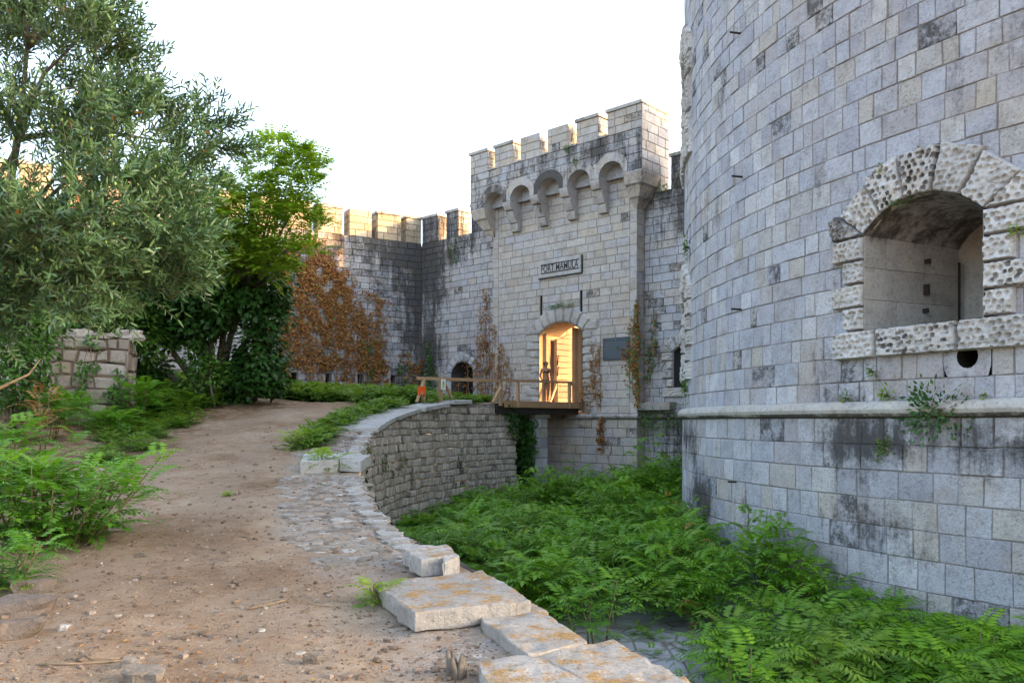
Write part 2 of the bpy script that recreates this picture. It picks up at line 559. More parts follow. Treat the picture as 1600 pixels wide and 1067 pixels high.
M['ailanthus'] = leaf_mat('ailanthus_leaf', [(0.15, (0.0391, 0.1197, 0.0101)), (0.5, (0.08, 0.2112, 0.0139)), (0.9, (0.1775, 0.338, 0.0189))], .35)
M['moatleaf'] = leaf_mat('moat_leaf', [(0.15, (0.041, 0.1231, 0.0075)), (0.5, (0.0818, 0.205, 0.0092)), (0.92, (0.1704, 0.3155, 0.0125))], .32)
M['bright'] = leaf_mat('young_leaf', [(0.15, (0.074, 0.135, 0.0122)), (0.5, (0.1482, 0.2492, 0.0184)), (0.9, (0.2962, 0.3738, 0.0306))], .42)
M['oliveleaf'] = leaf_mat('olive_leaf', [(0.1, (0.0271, 0.0611, 0.0197)), (0.4, (0.0504, 0.1053, 0.0362)), (0.68, (0.0931, 0.1719, 0.0623)), (0.95, (0.1706, 0.2883, 0.1182))], .18, (1.3, 1.4, .7), .45, .5)
M['deadleaf'] = leaf_mat('dead_orange_leaf', [(.1, (.30, .10, .02)), (.9, (.5, .2, .03))], .3, (1.2, 1., .6))
M['ivy'] = leaf_mat('ivy_leaf', [(0.15, (0.013, 0.0473, 0.009)), (0.5, (0.0259, 0.0844, 0.0135)), (0.92, (0.054, 0.1406, 0.0198))], .18)
M['moattip'] = leaf_mat('moat_tip_leaf', [(0.15, (0.051, 0.1264, 0.0162)), (0.5, (0.0918, 0.1944, 0.0227)), (0.92, (0.1734, 0.2819, 0.0324))], .38)
M['bush'] = leaf_mat('bush_leaf', [(0.15, (0.024, 0.072, 0.012)), (0.5, (0.054, 0.132, 0.018)), (0.92, (0.132, 0.24, 0.03))], .3)
M['creeper'] = leaf_mat('dry_creeper_leaf', [(0.12, (0.103, 0.0395, 0.0132)), (0.4, (0.2146, 0.0868, 0.0231)), (0.7, (0.3091, 0.15, 0.0462)), (0.95, (0.3606, 0.221, 0.0924))], .22, (1.3, .9, .5), .8, .15)
M['lightivy'] = leaf_mat('green_creeper_leaf', [(.15, (.03, .08, .015)), (.5, (.06, .15, .02)), (.92, (.13, .23, .03))], .3)
M['cover'] = leaf_mat('cover_leaf', [(0.15, (0.0301, 0.0762, 0.0097)), (0.5, (0.0667, 0.1525, 0.0146)), (0.92, (0.1613, 0.2439, 0.0243))], .35)
M['grass'] = leaf_mat('grass_blade', [(.15, (.05, .10, .018)), (.5, (.09, .17, .03)), (.92, (.18, .22, .06))], .3)


def ground_mat():
    m, nt, bs = new_mat('dirt'); t = NT(nt)
    v = t.coords()
    n1 = t.noise(v, .55, 6., .62); n2 = t.noise(v, 5., 8., .7); n3 = t.noise(v, 38., 6., .7)
    f = t.math('ADD', t.math('MULTIPLY', n1, .5), t.math('ADD', t.math('MULTIPLY', n2, .3), t.math('MULTIPLY', n3, .25)))
    c = t.ramp(f, [(.37, (.135, .08, .045)), (.45, (.255, .163, .10)), (.53, (.355, .25, .168)), (.66, (.46, .365, .275))])
    vo = t.voro(v, 55.)
    vc = t.voro(v, 55., 'F1', 'Color')
    peb = t.math('MULTIPLY', t.step(vo, .36, .22), t.step(t.noise(v, 8., 4., .6), .47, .58))
    c = t.mix(t.math('MULTIPLY', peb, .8), c, t.mix(.5, (.34, .27, .22, 1), vc, 'SOFT_LIGHT'))
    # pale lime dust beside the masonry edge ('mort' holds the nearness to it)
    ed = t.math('MULTIPLY', t.attr('mort'), t.step(t.noise(v, 1.8, 7., .7), .34, .62))
    c = t.mix(ed, c, t.ramp(n3, [(.3, (.24, .20, .165)), (.5, (.40, .355, .32)), (.7, (.52, .48, .45))]))
    # two worn wheel tracks run along the moat's edge ('rnd' holds them)
    c = t.mix(t.math('MULTIPLY', t.math('MULTIPLY', t.attr('rnd'), t.step(t.noise(v, 2.2, 6., .65), .3, .6)), .55), c, t.ramp(n3, [(.3, (.23, .165, .115)), (.7, (.36, .275, .21))]))
    # litter under the trees ('stn')
    li = t.math('MULTIPLY', t.attr('stn'), t.step(t.noise(v, 3., 7., .7), .40, .58))
    c = t.mix(t.math('MULTIPLY', li, .75), c, t.ramp(n3, [(.3, (.05, .035, .02)), (.55, (.14, .085, .045)), (.75, (.22, .17, .07))]))
    t.l.new(c, bs.inputs['Base Color'])
    bs.inputs['Roughness'].default_value = .97; bs.inputs['Specular IOR Level'].default_value = .15
    h = t.math('ADD', t.math('MULTIPLY', n2, .8), t.math('ADD', t.math('MULTIPLY', n3, .45), t.math('MULTIPLY', peb, .25)))
    t.l.new(t.bump(h, 1., .075), bs.inputs['Normal'])
    return m


M['dirt'] = ground_mat()


def moat_mat():
    m, nt, bs = new_mat('moat_paving'); t = NT(nt)
    v = t.coords()
    e = t.voro(v, 2.1, 'DISTANCE_TO_EDGE'); vc = t.voro(v, 2.1, 'F1', 'Color')
    n = t.noise(v, 7., 7., .7)
    c = t.ramp(n, [(.3, (.29, .295, .32)), (.6, (.42, .425, .455))])
    c = t.mix(t.math('MULTIPLY', t.noise(v, 1.3, 3., .5), .5), c, (.20, .20, .20, 1))
    c = t.mix(t.step(e, .045, .01), c, (.19, .175, .155, 1))
    c = t.mix(t.math('MULTIPLY', t.step(t.noise(v, 1.6, 6., .65), .52, .66), .7), c, (.10, .075, .05, 1))
    t.l.new(c, bs.inputs['Base Color']); bs.inputs['Roughness'].default_value = .85
    t.l.new(t.bump(t.math('ADD', t.step(e, 0., .06), t.math('MULTIPLY', n, .4)), .6, .04), bs.inputs['Normal'])
    return m


M['moat'] = moat_mat()
M['far'] = simple('far_ground', (.12, .10, .06), .95, var=.3, scale=.3)
# ------------------------------------------------------------------ the lie of the land
TC = (17.6, 18.7)          # centre of the round tower
TR = 13.4
TH = 13.4
MOAT = -3.2
PROF = [(-60, -1.66), (4, -1.63), (8, -1.5), (10, -1.41), (12.5, -1.25), (14.5, -1.08), (18, -.68), (20, -.40), (22, -.09), (24, .2), (26, .44), (28, .62), (30.5, .69), (90, .75)]


def interp(T, x):
    if x <= T[0][0]: return T[0][1]
    for (a, b), (c, d) in zip(T[:-1], T[1:]):
        if x <= c: return b + (d - b) * (x - a) / (c - a)
    return T[-1][1]


def smooth_prof(y): return (interp(PROF, y - .7) + interp(PROF, y) + interp(PROF, y + .7)) / 3


EDGE = [(7.2, .2), (3.6, 2.3), (1.05, 4.7), (.55, 5.7), (.12, 6.9), (-.55, 8.6), (-1.32, 10.2), (-2.0, 12.2), (-2.62, 14.5), (-3.05, 16.4), (-3.36, 18.3), (-3.5, 20.2),
        (-3.42, 22.2), (-3.1, 24.2), (-2.45, 26.2), (-1.55, 28.), (-.75, 29.3), (.1, 30.4)]


def catmull(P, n):
    out = []
    for i in range(len(P) - 1):
        p0 = P[max(i - 1, 0)]; p1 = P[i]; p2 = P[i + 1]; p3 = P[min(i + 2, len(P) - 1)]
        for k in range(n):
            t = k / n
            out.append(tuple(.5 * (2 * b + (c - a) * t + (2 * a - 5 * b + 4 * c - d) * t * t + (3 * b - a - 3 * c + d) * t ** 3) for a, b, c, d in zip(p0, p1, p2, p3)))
    out.append(P[-1])
    return out


EDL = catmull(EDGE, 12)
EDA = sorted((atan2(y - TC[1], x - TC[0]) % (2 * pi), hypot(x - TC[0], y - TC[1])) for x, y in EDL)
A_END = EDA[0][0]


def edge_r(az):
    if az < A_END:
        return EDA[0][1] + (27.6 - EDA[0][1]) * min(1, (A_END - az) / radians(10.3))
    return interp(EDA, az)


def edge_dist(x, y):
    """metres from the moat's edge, positive on the path's side"""
    az = atan2(y - TC[1], x - TC[0]) % (2 * pi)
    return hypot(x - TC[0], y - TC[1]) - edge_r(az)


def gz(x, y):
    z = smooth_prof(y)
    d = edge_dist(x, y)
    z += .05 * mnoise.noise((x * .45, y * .45, 0)) + (.022 * mnoise.noise((x * 1.9, y * 1.9, 3)) + .017 * mnoise.noise((x * 4.7, y * 4.7, 7)))
    if d > 5.2: z += min(.5, (d - 5.2) * .09)
    if d < .4: z -= .03
    return z


def at(px, py, Y):
    """a point at depth Y metres that the photograph shows at (px, py)"""
    return ((px - 800) * Y / F, Y, (HOR - py) * Y / F)


def on_ground(px, Y):
    x = (px - 800) * Y / F
    return (x, Y, gz(x, Y))


rng = random.Random(11)

# ground sheets
mb = MB()
mb.face([(-2200, -2200, MOAT - .12), (2200, -2200, MOAT - .12), (2200, 2200, MOAT - .12), (-2200, 2200, MOAT - .12)])
tag(mb.build('ground', M['far']), kind='structure')

mb = MB()
NA, NR = 150, 10


def moat_pt(u, w):
    az = radians(110) + u * radians(200)
    r = TR - .3 + w * (10.5 if az < A_END else edge_r(az) - TR + .5)
    x, y = TC[0] + r * cos(az), TC[1] + r * sin(az)
    return (x, y, MOAT + .05 * mnoise.noise((x * .8, y * .8, 1)))


mb.grid(moat_pt, NA, NR)
tag(mb.build('moat_pavement', M['moat']), kind='structure')

# path: polar grid that follows the moat's edge
mb = MB()
azs = []
a = radians(126)
while a < radians(262):
    azs.append(a)
    y = TC[1] + 21 * sin(a)
    a += (.085 if y < 10 else .14 if y < 20 else .25) / 21
rs = []
r = .0
while r < 70:
    rs.append(r)
    r += .085 if r < 3 else .12 if r < 6 else .3 if r < 11 else 3.
n0 = 0
for rr in rs:
    for a in azs:
        R = edge_r(a) + rr
        x, y = TC[0] + R * cos(a), TC[1] + R * sin(a)
        mb.v.append((x, y, gz(x, y)))
na = len(azs)
for j in range(len(rs) - 1):
    for i in range(na - 1):
        k = j * na + i
        mb.f.append((k, k + 1, k + na + 1, k + na))
        x, y, z = mb.v[k]
        wob = .35 * mnoise.noise((x * .9, y * .9, 5))
        mb.mo.append(max(0., min(1., (1.5 + wob - rs[j]) / .7)))
        mb.st.append(max(0., min(1., (rs[j] - 3.7 - wob * 2) / 1.3)))
        mb.rnd.append(max(0., 1 - abs(rs[j] - 2.2 - wob) / .45, 1 - abs(rs[j] - 3.7 - wob) / .5)); mb.dk.append(0.); mb.mi.append(0); mb.sm.append(True)
tag(mb.build('path', M['dirt']), kind='structure')

# ------------------------------------------------------------------ gatehouse frame
PL = Vector((-1.82, 36.1)); ge = Vector((.7322, -.6811)); gb = Vector((.6811, .7322))
GA = 8.94
gn = -gb


def G(a, d): return (PL.x + a * ge.x + d * gb.x, PL.y + a * ge.y + d * gb.y)


def a_at(px, d):
    q = (px - 800) / F
    ox, oy = PL.x + d * gb.x, PL.y + d * gb.y
    return (q * oy - ox) / (ge.x - q * ge.y)


def d_at(px, a):
    q = (px - 800) / F
    ox, oy = PL.x + a * ge.x, PL.y + a * ge.y
    return (q * oy - ox) / (gb.x - q * gb.y)


def pitted(mb, c, f, thick, n, rng, pits=True, space=.105, st=0., rnd=None, dk=0.):
    """a rusticated stone on the wall map f, quad c = corners (u, v); pecked with holes"""
    seed = rng.random() * 100
    rnd = rng.random() if rnd is None else rnd
    amp = rng.uniform(.7, 1.25)
    grime = rng.choice((.0, .0, .0, .15, .5)) if n > 20 else .0
    depth = {}

    def fn(s, t):
        u = (1 - s) * (1 - t) * c[0][0] + s * (1 - t) * c[1][0] + s * t * c[2][0] + (1 - s) * t * c[3][0]
        v = (1 - s) * (1 - t) * c[0][1] + s * (1 - t) * c[1][1] + s * t * c[2][1] + (1 - s) * t * c[3][1]
        if s in (0, 1) or t in (0, 1): return f(u, v, -.03)
        e = min(s, 1 - s, t, 1 - t) * n
        u_, v_ = u, v
        d = thick * (1 if e > 1.5 else .82)
        d += .022 * mnoise.noise((u * 4 + seed, v * 4, 0)) + .020 * mnoise.noise((u * 14 + seed, v * 14, 2))
        d += .030 * mnoise.noise((u * 9 + seed, v * 9, 6)) if pits else 0
        if pits:
            u += .012 * mnoise.noise((u * 17 + seed, v * 17, 5)); v += .012 * mnoise.noise((u * 17 + seed, v * 17, 9))
            cu, cv = u / space, v / (space * .87)
            for j in (floor(cv) - 1, floor(cv), floor(cv) + 1):
                for i in (floor(cu) - 1, floor(cu), floor(cu) + 1):
                    h = mnoise.noise_vector((i * 3.17 + seed, j * 5.31, 0))
                    if h.x + h.y > .75: continue
                    qx = (i + .5 + (.5 if int(j) % 2 else 0) + h.x * .45) * space
                    qy = (j + .5 + h.y * .45) * space * .87
                    rr = ((u - qx) ** 2 + (v - qy) ** 2) / (space * (.33 + .12 * h.z)) ** 2
                    if rr < 1:
                        pd = .058 * amp * (1 - rr) ** .7 * (.75 + .6 * h.z)
                        d -= pd
                        depth[(round(s * n), round(t * n))] = pd
        return f(u_, v_, d)
    k0 = len(mb.st)
    depth.clear()
    mb.grid(fn, n, n, rnd, dk, st, sm=False)
    if pits:
        for j in range(n):
            for i in range(n):
                if max(depth.get((i, j), 0), depth.get((i + 1, j), 0), depth.get((i, j + 1), 0), depth.get((i + 1, j + 1), 0)) > .022:
                    mb.st[k0 + j * n + i] = st + grime


def rusticated(parent, f, uc, w, v0, vs, rise, ring, qa, qb, hq, nv, thick, n, rng, pits=True, sides='lr', sill=.4, mat='rust', sillcut=None, darks=()):
    """voussoirs, jamb quoins and sill of an arched opening, each stone a mesh of its own"""
    R = (w * w + rise * rise) / (2 * rise); vc = vs + rise - R
    t0 = atan2(vs - vc, w)
    span = pi - 2 * t0
    # voussoirs fan a little wider than the opening
    for i in range(nv):
        ta, tb = t0 + span * i / nv, t0 + span * (i + 1) / nv
        g = .012
        k = ring * (1 + rng.uniform(-.05, .09))
        spread = 1.02
        P = lambda t, r: (uc + r * cos(pi / 2 + (t - pi / 2) * (spread if r > R + .1 else 1.)), vc + r * sin(pi / 2 + (t - pi / 2) * (spread if r > R + .1 else 1.)))
        a, b = P(ta + g / R, R + .002), P(tb - g / R, R + .002)
        cc, dd = P(tb - g / (R + k), R + k), P(ta + g / (R + k), R + k)
        m = MB(); pitted(m, [b, a, dd, cc], f, thick * rng.uniform(.8, 1.3), n, rng, pits, dk=1. if i in darks else 0.)
        m.build('voussoir', M[mat], parent)
    # jambs
    m_rows = max(1, round((vs - v0) / hq)); h = (vs - v0) / m_rows
    for s in (-1, 1):
        if (s < 0 and 'l' not in sides) or (s > 0 and 'r' not in sides): continue
        for k in range(m_rows):
            q = (qa if k % 2 else qb) * (1 + rng.uniform(-.05, .05))
            ua, ub = (uc - w - q, uc - w - .002) if s < 0 else (uc + w + .002, uc + w + q)
            va, vb = v0 + k * h + .012, v0 + (k + 1) * h - .012
            m = MB(); pitted(m, [(ua, va), (ub, va), (ub, vb), (ua, vb)], f, thick, n, rng, pits)
            m.build('quoin', M[mat], parent)
        # springer
        q = qa * 1.05
        ua, ub = (uc - w - q, uc - w * 1.0 - .002) if s < 0 else (uc + w + .002, uc + w + q)
        tt = pi - t0 if s < 0 else t0
        ts = pi / 2 + (tt - pi / 2) * 1.02
        top = (uc + (R + ring) * cos(ts), vc + (R + ring) * sin(ts))
        if s < 0: cc = [(ua, vs + .012), (ub, vs + .012), (top[0] - .01, top[1]), (min(ua, top[0] - .16), top[1] - .06)]
        else: cc = [(ua, vs + .012), (ub, vs + .012), (max(ub, top[0] + .16), top[1] - .06), (top[0] + .01, top[1])]
        m = MB(); pitted(m, cc, f, thick, n, rng, pits, dk=1. if (s < 0 and darks) else 0.)
        m.build('springer', M[mat], parent)
    if sill:
        cuts = [uc - w - qa, uc - w * .15, uc + w + qa] if sillcut is None else sillcut
        for a, b in zip(cuts[:-1], cuts[1:]):
            m = MB(); pitted(m, [(a + .006, v0 - sill), (b - .006, v0 - sill), (b - .006, v0 - .01), (a + .006, v0 - .01)], f, thick * 1.1, n + 6, rng, pits)
            m.build('sill', M[mat], parent)


def recess(parent, name, f, uc, w, v0, vs, rise, depth, mat, taper=1., nose=0., floor_slope=0.):
    """the hollow behind an arched opening: jambs, soffit, floor and back wall"""
    P = arch(uc - w, uc + w, v0, vs, rise, 10)
    Q = [(uc + (p[0] - uc) * taper, max(p[1], v0 + floor_slope) if p[1] < vs - .1 else p[1]) for p in P]
    m = MB()
    n = len(P)
    for i in range(n):
        j = (i + 1) % n
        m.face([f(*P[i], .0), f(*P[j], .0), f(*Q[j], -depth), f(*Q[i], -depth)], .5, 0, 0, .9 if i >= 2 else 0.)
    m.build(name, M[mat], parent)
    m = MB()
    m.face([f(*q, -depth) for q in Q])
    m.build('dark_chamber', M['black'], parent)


# ------------------------------------------------------------------ round tower
tower = empty('round_tower', (TC[0], TC[1], MOAT), 'huge round tower of pale grey ashlar filling the frame from the moat up', 'tower')
AZ0 = radians(140)
AZE = radians(252)


def fT(u, v, d):
    az = AZ0 + u / TR
    r = TR + d + (.06 if v < .15 else 0.)
    return (TC[0] + r * cos(az), TC[1] + r * sin(az), v)


def u_az(deg): return (radians(deg) - AZ0) * TR


def tstain(u, v):
    s = 0.
    s += .85 * max(0, 1 - abs(v + .3) / .8) * (mnoise.noise((u * .5, 1.7, 0)) + .5)
    s += .75 * max(0, 1 - abs(v + 1.7) / 1.) * (mnoise.noise((u * .55, 9.1, 0)) + .35)
    s += .45 * max(0, mnoise.noise((u * .3, v * .33, 4)) - .12)
    s += .55 * max(0, mnoise.noise((u * .9 + 7, v * .10, 2)) - .15)
    return s


EMB = dict(uc=u_az(209.8), w=.93, v0=1.42, vs=2.88, rise=.42)
EMB2 = dict(uc=u_az(170.6), w=.93, v0=1.42, vs=2.88, rise=.42)
EMB3 = dict(uc=u_az(170.2), w=1.0, v0=6.9, vs=8.7, rise=.45)
drain_c = at(1507, 546, 11.42)
du = (atan2(drain_c[1] - TC[1], drain_c[0] - TC[0]) % (2 * pi) - AZ0) * TR
drain = [(du + .15 * cos(2 * pi * k / 16), .90 + .165 * sin(2 * pi * k / 16)) for k in range(16)]
dsq = [(du - .34, .62), (du + .32, .62), (du + .32, 1.08), (du - .34, 1.08)]
holes = [arch(E['uc'] - E['w'] - .1, E['uc'] + E['w'] + .1, E['v0'] - .2, E['vs'], E['rise'] + .1) for E in (EMB, EMB2, EMB3)] + [dsq]
mb = MB()
UE = (AZE - AZ0) * TR
courses(mb, fT, 0, UE, MOAT - .1, .06, .43, (.32, .60), rng, holes, .0048, .013, .017, .010, tstain, .06, .008, hv=.10)
courses(mb, fT, 0, UE, .30, TH, .35, (.22, .46), rng, holes, .0048, .013, .017, .010, tstain, .045, .008, hv=.12)
# the far side, which stays out of sight, is plain masonry
for k in range(40):
    a0 = AZE + (2 * pi - (AZE - AZ0)) * k / 40; a1 = AZE + (2 * pi - (AZE - AZ0)) * (k + 1) / 40
    mb.face([(TC[0] + TR * cos(x), TC[1] + TR * sin(x), z) for x, z in ((a0, MOAT - .1), (a1, MOAT - .1), (a1, TH), (a0, TH))])
mb.face([(TC[0] + TR * cos(2 * pi * k / 90), TC[1] + TR * sin(2 * pi * k / 90), TH - .02) for k in range(90)])
mb.build('tower_wall', M['tower'], tower)
# torus cordon
mb = MB()


def cord(u, w):
    az = AZ0 - .3 + u * (AZE - AZ0 + .5); t = 2 * pi * w
    r = TR + .03 + .15 * cos(t) + .008 * mnoise.noise((u * 300, 0, w * 3))
    return (TC[0] + r * cos(az), TC[1] + r * sin(az), .18 + .135 * sin(t) + .008 * mnoise.noise((u * 60, 3, 0)))


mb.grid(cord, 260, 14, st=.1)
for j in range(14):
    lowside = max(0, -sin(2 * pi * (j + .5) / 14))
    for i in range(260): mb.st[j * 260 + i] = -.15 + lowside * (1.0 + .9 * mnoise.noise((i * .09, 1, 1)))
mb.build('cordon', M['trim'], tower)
rusticated(tower, fT, EMB['uc'], EMB['w'], EMB['v0'], EMB['vs'], EMB['rise'], .66, .60, .38, .365, 5, .13, 40, rng, sill=.44, sillcut=[EMB['uc'] - 1.55, EMB['uc'] - .72, EMB['uc'] + .58, EMB['uc'] + 1.6], darks=(6,))
rusticated(tower, fT, EMB2['uc'], EMB2['w'], EMB2['v0'], EMB2['vs'], EMB2['rise'], .62, .62, .40, .365, 7, .10, 16, rng, sill=.44)
rusticated(tower, fT, EMB3['uc'], EMB3['w'], EMB3['v0'], EMB3['vs'], EMB3['rise'], .7, .68, .45, .4, 7, .10, 16, rng, sill=.6)
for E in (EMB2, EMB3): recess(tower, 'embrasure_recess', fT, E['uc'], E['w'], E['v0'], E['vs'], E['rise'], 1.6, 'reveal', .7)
# the open embrasure: dressed jambs of large blocks, vaulted soffit, dark chamber behind
E = EMB
cx_, cy_, _ = fT(E['uc'], 0, 0)
azc = AZ0 + E['uc'] / TR
inn = (-cos(azc), -sin(azc)); tan_ = (-sin(azc), cos(azc))


def fE(u, v, d):       # straight frame inside the thickness: u along the wall, d inwards
    return (cx_ + u * tan_[0] + d * inn[0], cy_ + u * tan_[1] + d * inn[1], v)


SAG = E['w'] ** 2 / (2 * TR)
D1 = 2.15
m = MB()
jl = lambda u, v, d: fE(-E['w'] + u * .10 + d, v, u)
courses(m, jl, SAG - .02, D1, E['v0'] - .02, E['vs'], .50, (.7, 1.15), rng, (), .003, .004, .01, .001, lambda u, v: .9 * max(0, (v - 2.62) / .3) - .3, 0.)
m.build('embrasure_jamb', M['reveal'], tower)
m = MB()
jr = lambda u, v, d: fE(E['w'] - u * .10 - d, v, u)
courses(m, jr, SAG - .02, D1, E['v0'] - .02, E['vs'], .50, (.7, 1.15), rng, (), .003, .004, .01, .001, lambda u, v: .9 * max(0, (v - 2.62) / .3) - .3, 0.)
m.build('embrasure_jamb', M['reveal'], tower)
R_ = (E['w'] ** 2 + E['rise'] ** 2) / (2 * E['rise']); vc_ = E['vs'] + E['rise'] - R_
t0_ = atan2(E['vs'] - vc_, E['w'])
m = MB()


def soffit(s, t):
    th = t0_ + (pi - 2 * t0_) * s
    d = SAG * (cos(th) ** 2 if False else 0) - .04 + (D1 + .04) * t
    sc = 1 - .10 * max(d, 0) / E['w']
    return fE(R_ * cos(th) * sc, vc_ + R_ * sin(th) - .04 * t, d)


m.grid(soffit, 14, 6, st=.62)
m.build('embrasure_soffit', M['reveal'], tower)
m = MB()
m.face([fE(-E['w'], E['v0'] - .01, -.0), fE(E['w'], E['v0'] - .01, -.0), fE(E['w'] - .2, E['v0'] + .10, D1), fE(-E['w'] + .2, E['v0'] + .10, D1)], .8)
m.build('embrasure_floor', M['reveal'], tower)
m = MB()   # rear wall with the dark gun port
wr_ = E['w'] - .215
for c in ([(-wr_, E['v0']), (-wr_ + .42, E['v0']), (-wr_ + .42, 3.3), (-wr_, 3.3)], [(-wr_ + .42, 2.75), (wr_, 2.75), (wr_, 3.3), (-wr_ + .42, 3.3)]):
    m.face([fE(u, v, D1 - .02) for u, v in c], .4, 0, 0, .2)
m.build('embrasure_back', M['reveal'], tower)
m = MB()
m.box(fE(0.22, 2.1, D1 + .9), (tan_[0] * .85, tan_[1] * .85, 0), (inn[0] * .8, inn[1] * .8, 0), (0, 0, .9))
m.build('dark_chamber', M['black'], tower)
for v, dd in ((2.58, 1.35), (2.12, 1.32), (1.78, 1.30)):
    m = MB()
    m.box(fE(-E['w'] + .17, v, dd), (tan_[0] * .05, tan_[1] * .05, 0), (inn[0] * .018, inn[1] * .018, 0), (0, 0, .085 if v == 2.12 else .035))
    m.build('iron_pintle', M['iron'], tower)
m = MB()
m.tube([fE(-E['w'] + .30, E['v0'] + .1, 2.0), fE(-E['w'] + .30, 2.6, 2.0)], .022)
m.build('iron_bar', M['iron'], tower)
# drain pipe mouth in a block of its own
m = MB()
def sq_pt(k):
    c, s_ = cos(2 * pi * k / 16), sin(2 * pi * k / 16)
    w = min((.32 if c > 0 else .34) / max(abs(c), 1e-6), (.18 if s_ > 0 else .28) / max(abs(s_), 1e-6))
    return (du + w * c, .90 + w * s_)
for k in range(16):
    m.face([fT(*drain[k], .004), fT(*sq_pt(k), .004), fT(*sq_pt(k + 1), .004), fT(*drain[(k + 1) % 16], .004)], .35, 0, 0, .25)
m.face([fT(*q, -.02) for q in ((du - .36, .60), (du + .34, .60), (du + .34, .625), (du - .36, .625))], .3, 0, 1.)
m.build('drain_block', M['tower'], tower)
m = MB()
for k in range(16):
    j = (k + 1) % 16
    m.face([fT(*drain[k], .004), fT(*drain[j], .004), fT(*drain[j], -.7), fT(*drain[k], -.7)], .3, 1., 0, .8)
m.face([fT(*p, -.68) for p in drain], .3, 1., 0, 1.)
m.build('drain_hole', M['black'], tower)
for px, py in ((1157, 53), (1160, 277), (1159, 484), (1154, 753)):
    # find the tower surface along the pixel's ray
    q = (px - 800) / F
    dx, dy = q / hypot(q, 1), 1 / hypot(q, 1)
    bq = dx * TC[0] + dy * TC[1]
    s = bq - sqrt(bq * bq - (TC[0] ** 2 + TC[1] ** 2 - TR ** 2))
    x, y = dx * s, dy * s
    z = (HOR - py) * y / F
    nx, ny = (x - TC[0]) / TR, (y - TC[1]) / TR
    m = MB()
    m.tube([(x - nx * .1, y - ny * .1, z), (x + nx * .22, y + ny * .22, z + .01)], .02, 6)
    m.build('iron_peg', M['iron'], tower)

# ------------------------------------------------------------------ gatehouse
gate = empty('gatehouse', (*G(4.5, 1.0), .7), 'crenellated gatehouse with arched doorway and row of corbels', 'gatehouse')
fG0 = plane(G(0, 0), ge, gn); fG7 = plane(G(0, .7), ge, gn); fG12 = plane(G(0, 1.2), ge, gn)
DL, DR = a_at(843.5, .7), a_at(909.5, .7)
DC, DW = (DL + DR) / 2, (DR - DL) / 2
DSILL, DSPR, DRISE = .72, 3.58, .42
doorhole = arch(DL - .12, DR + .12, DSILL - .5, DSPR, DRISE + .12)
slots = []
for px in (845.5, 908.0):
    a = a_at(px, .7)
    slots.append([(a - .055, 4.25), (a + .055, 4.25), (a + .055, 5.2), (a - .055, 5.2)])
slots.append([(a_at(845, .7) - .3, 5.2), (a_at(845, .7) + .02, 5.2), (a_at(845, .7) + .02, 5.201), (a_at(845, .7) - .3, 5.201)])
slots = slots[:2]
B0, B1 = .7, GA - .7


def gstain(u, v):
    s = .25 * max(0, mnoise.noise((u * .5, v * .4, 8))) - .12
    if v < .2: s += .25
    return s


def wstain(u, v):
    s = .35 * max(0, mnoise.noise((u * .35, v * .35, 18)))
    s += .38 * max(0, (v - 6.6) / 2.) * (.6 + mnoise.noise((u * .7, 2, 2)))
    return s


mb = MB()
courses(mb, fG7, B0, B1, MOAT - .1, .08, .33, (.5, .85), rng, [doorhole], .008, .012, .025, .006, gstain, .04, hv=.08)
courses(mb, fG7, B0 + .32, B1 - .32, .30, 10.6, .305, (.42, .80), rng, [doorhole] + slots, .0075, .011, .022, .005, gstain, .012, hv=.08)
# dressed corner strips
for a0, a1 in ((B0, B0 + .32), (B1 - .32, B1)):
    courses(mb, fG7, a0, a1, .30, 9.2, .42, (.4, .5), rng, (), .005, .008, .02, .004, gstain, .0)
# short flanks of the projecting body
courses(mb, plane(G(B1, .7), gb, ge), 0, .5, MOAT - .1, 9.2, .45, (.6, .8), rng, (), .005, .008, .02, .004, lambda u, v: .35, .0)
courses(mb, plane(G(B0, 1.2), gn, -ge), 0, .5, MOAT - .1, 9.2, .45, (.6, .8), rng, (), .005, .008, .02, .004, lambda u, v: .2, .0)
mb.build('gate_wall', M['gate'], gate)
# the masonry behind the facing
mb = MB()
for a0, a1, z0, z1 in ((B0 + .03, DL - .14, MOAT, 9.0), (DR + .14, B1 - .03, MOAT, 9.0), (DL - .13, DR + .13, DSPR + DRISE + .16, 9.0), (DL - .13, DR + .13, MOAT, DSILL - .55)):
    frame_box(mb, PL, ge, gb, a0, a1, .76, 1.16, z0, z1)
frame_box(mb, PL, ge, gb, .04, GA - .04, 1.26, 1.80, 8.3, 10.6)
mb.build('wall_core', M['gate'], gate)
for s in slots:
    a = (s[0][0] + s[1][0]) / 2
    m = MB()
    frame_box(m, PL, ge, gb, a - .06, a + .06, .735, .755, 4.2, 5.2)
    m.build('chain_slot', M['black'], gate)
# doorway: rusticated surround, jamb faces, arch soffit
rusticated(gate, fG7, DC, DW, DSILL, DSPR, DRISE, .62, .78, .52, .31, 7, .07, 8, rng, pits=False, sill=0, mat='trim')
m = MB()
Pd = arch(DL, DR, DSILL - .4, DSPR, DRISE, 12)
for i in range(1, len(Pd)):
    j = (i + 1) % len(Pd)
    m.face([fG7(*Pd[i], .03), fG7(*Pd[j], .03), fG7(*Pd[j], -1.3), fG7(*Pd[i], -1.3)], .6, 0, 0, -.4)
    ow = [(DC + (q[0] - DC) * 1.2, q[1] + (.22 if q[1] > DSPR else 0)) for q in (Pd[i], Pd[j])]
    m.face([fG7(*Pd[i], -.02), fG7(*Pd[j], -.02), fG7(*ow[1], -.045), fG7(*ow[0], -.045)], .3, 0, 1.)
m.build('door_reveal', M['passage'], gate)
m = MB()   # side wall and floor of the way in
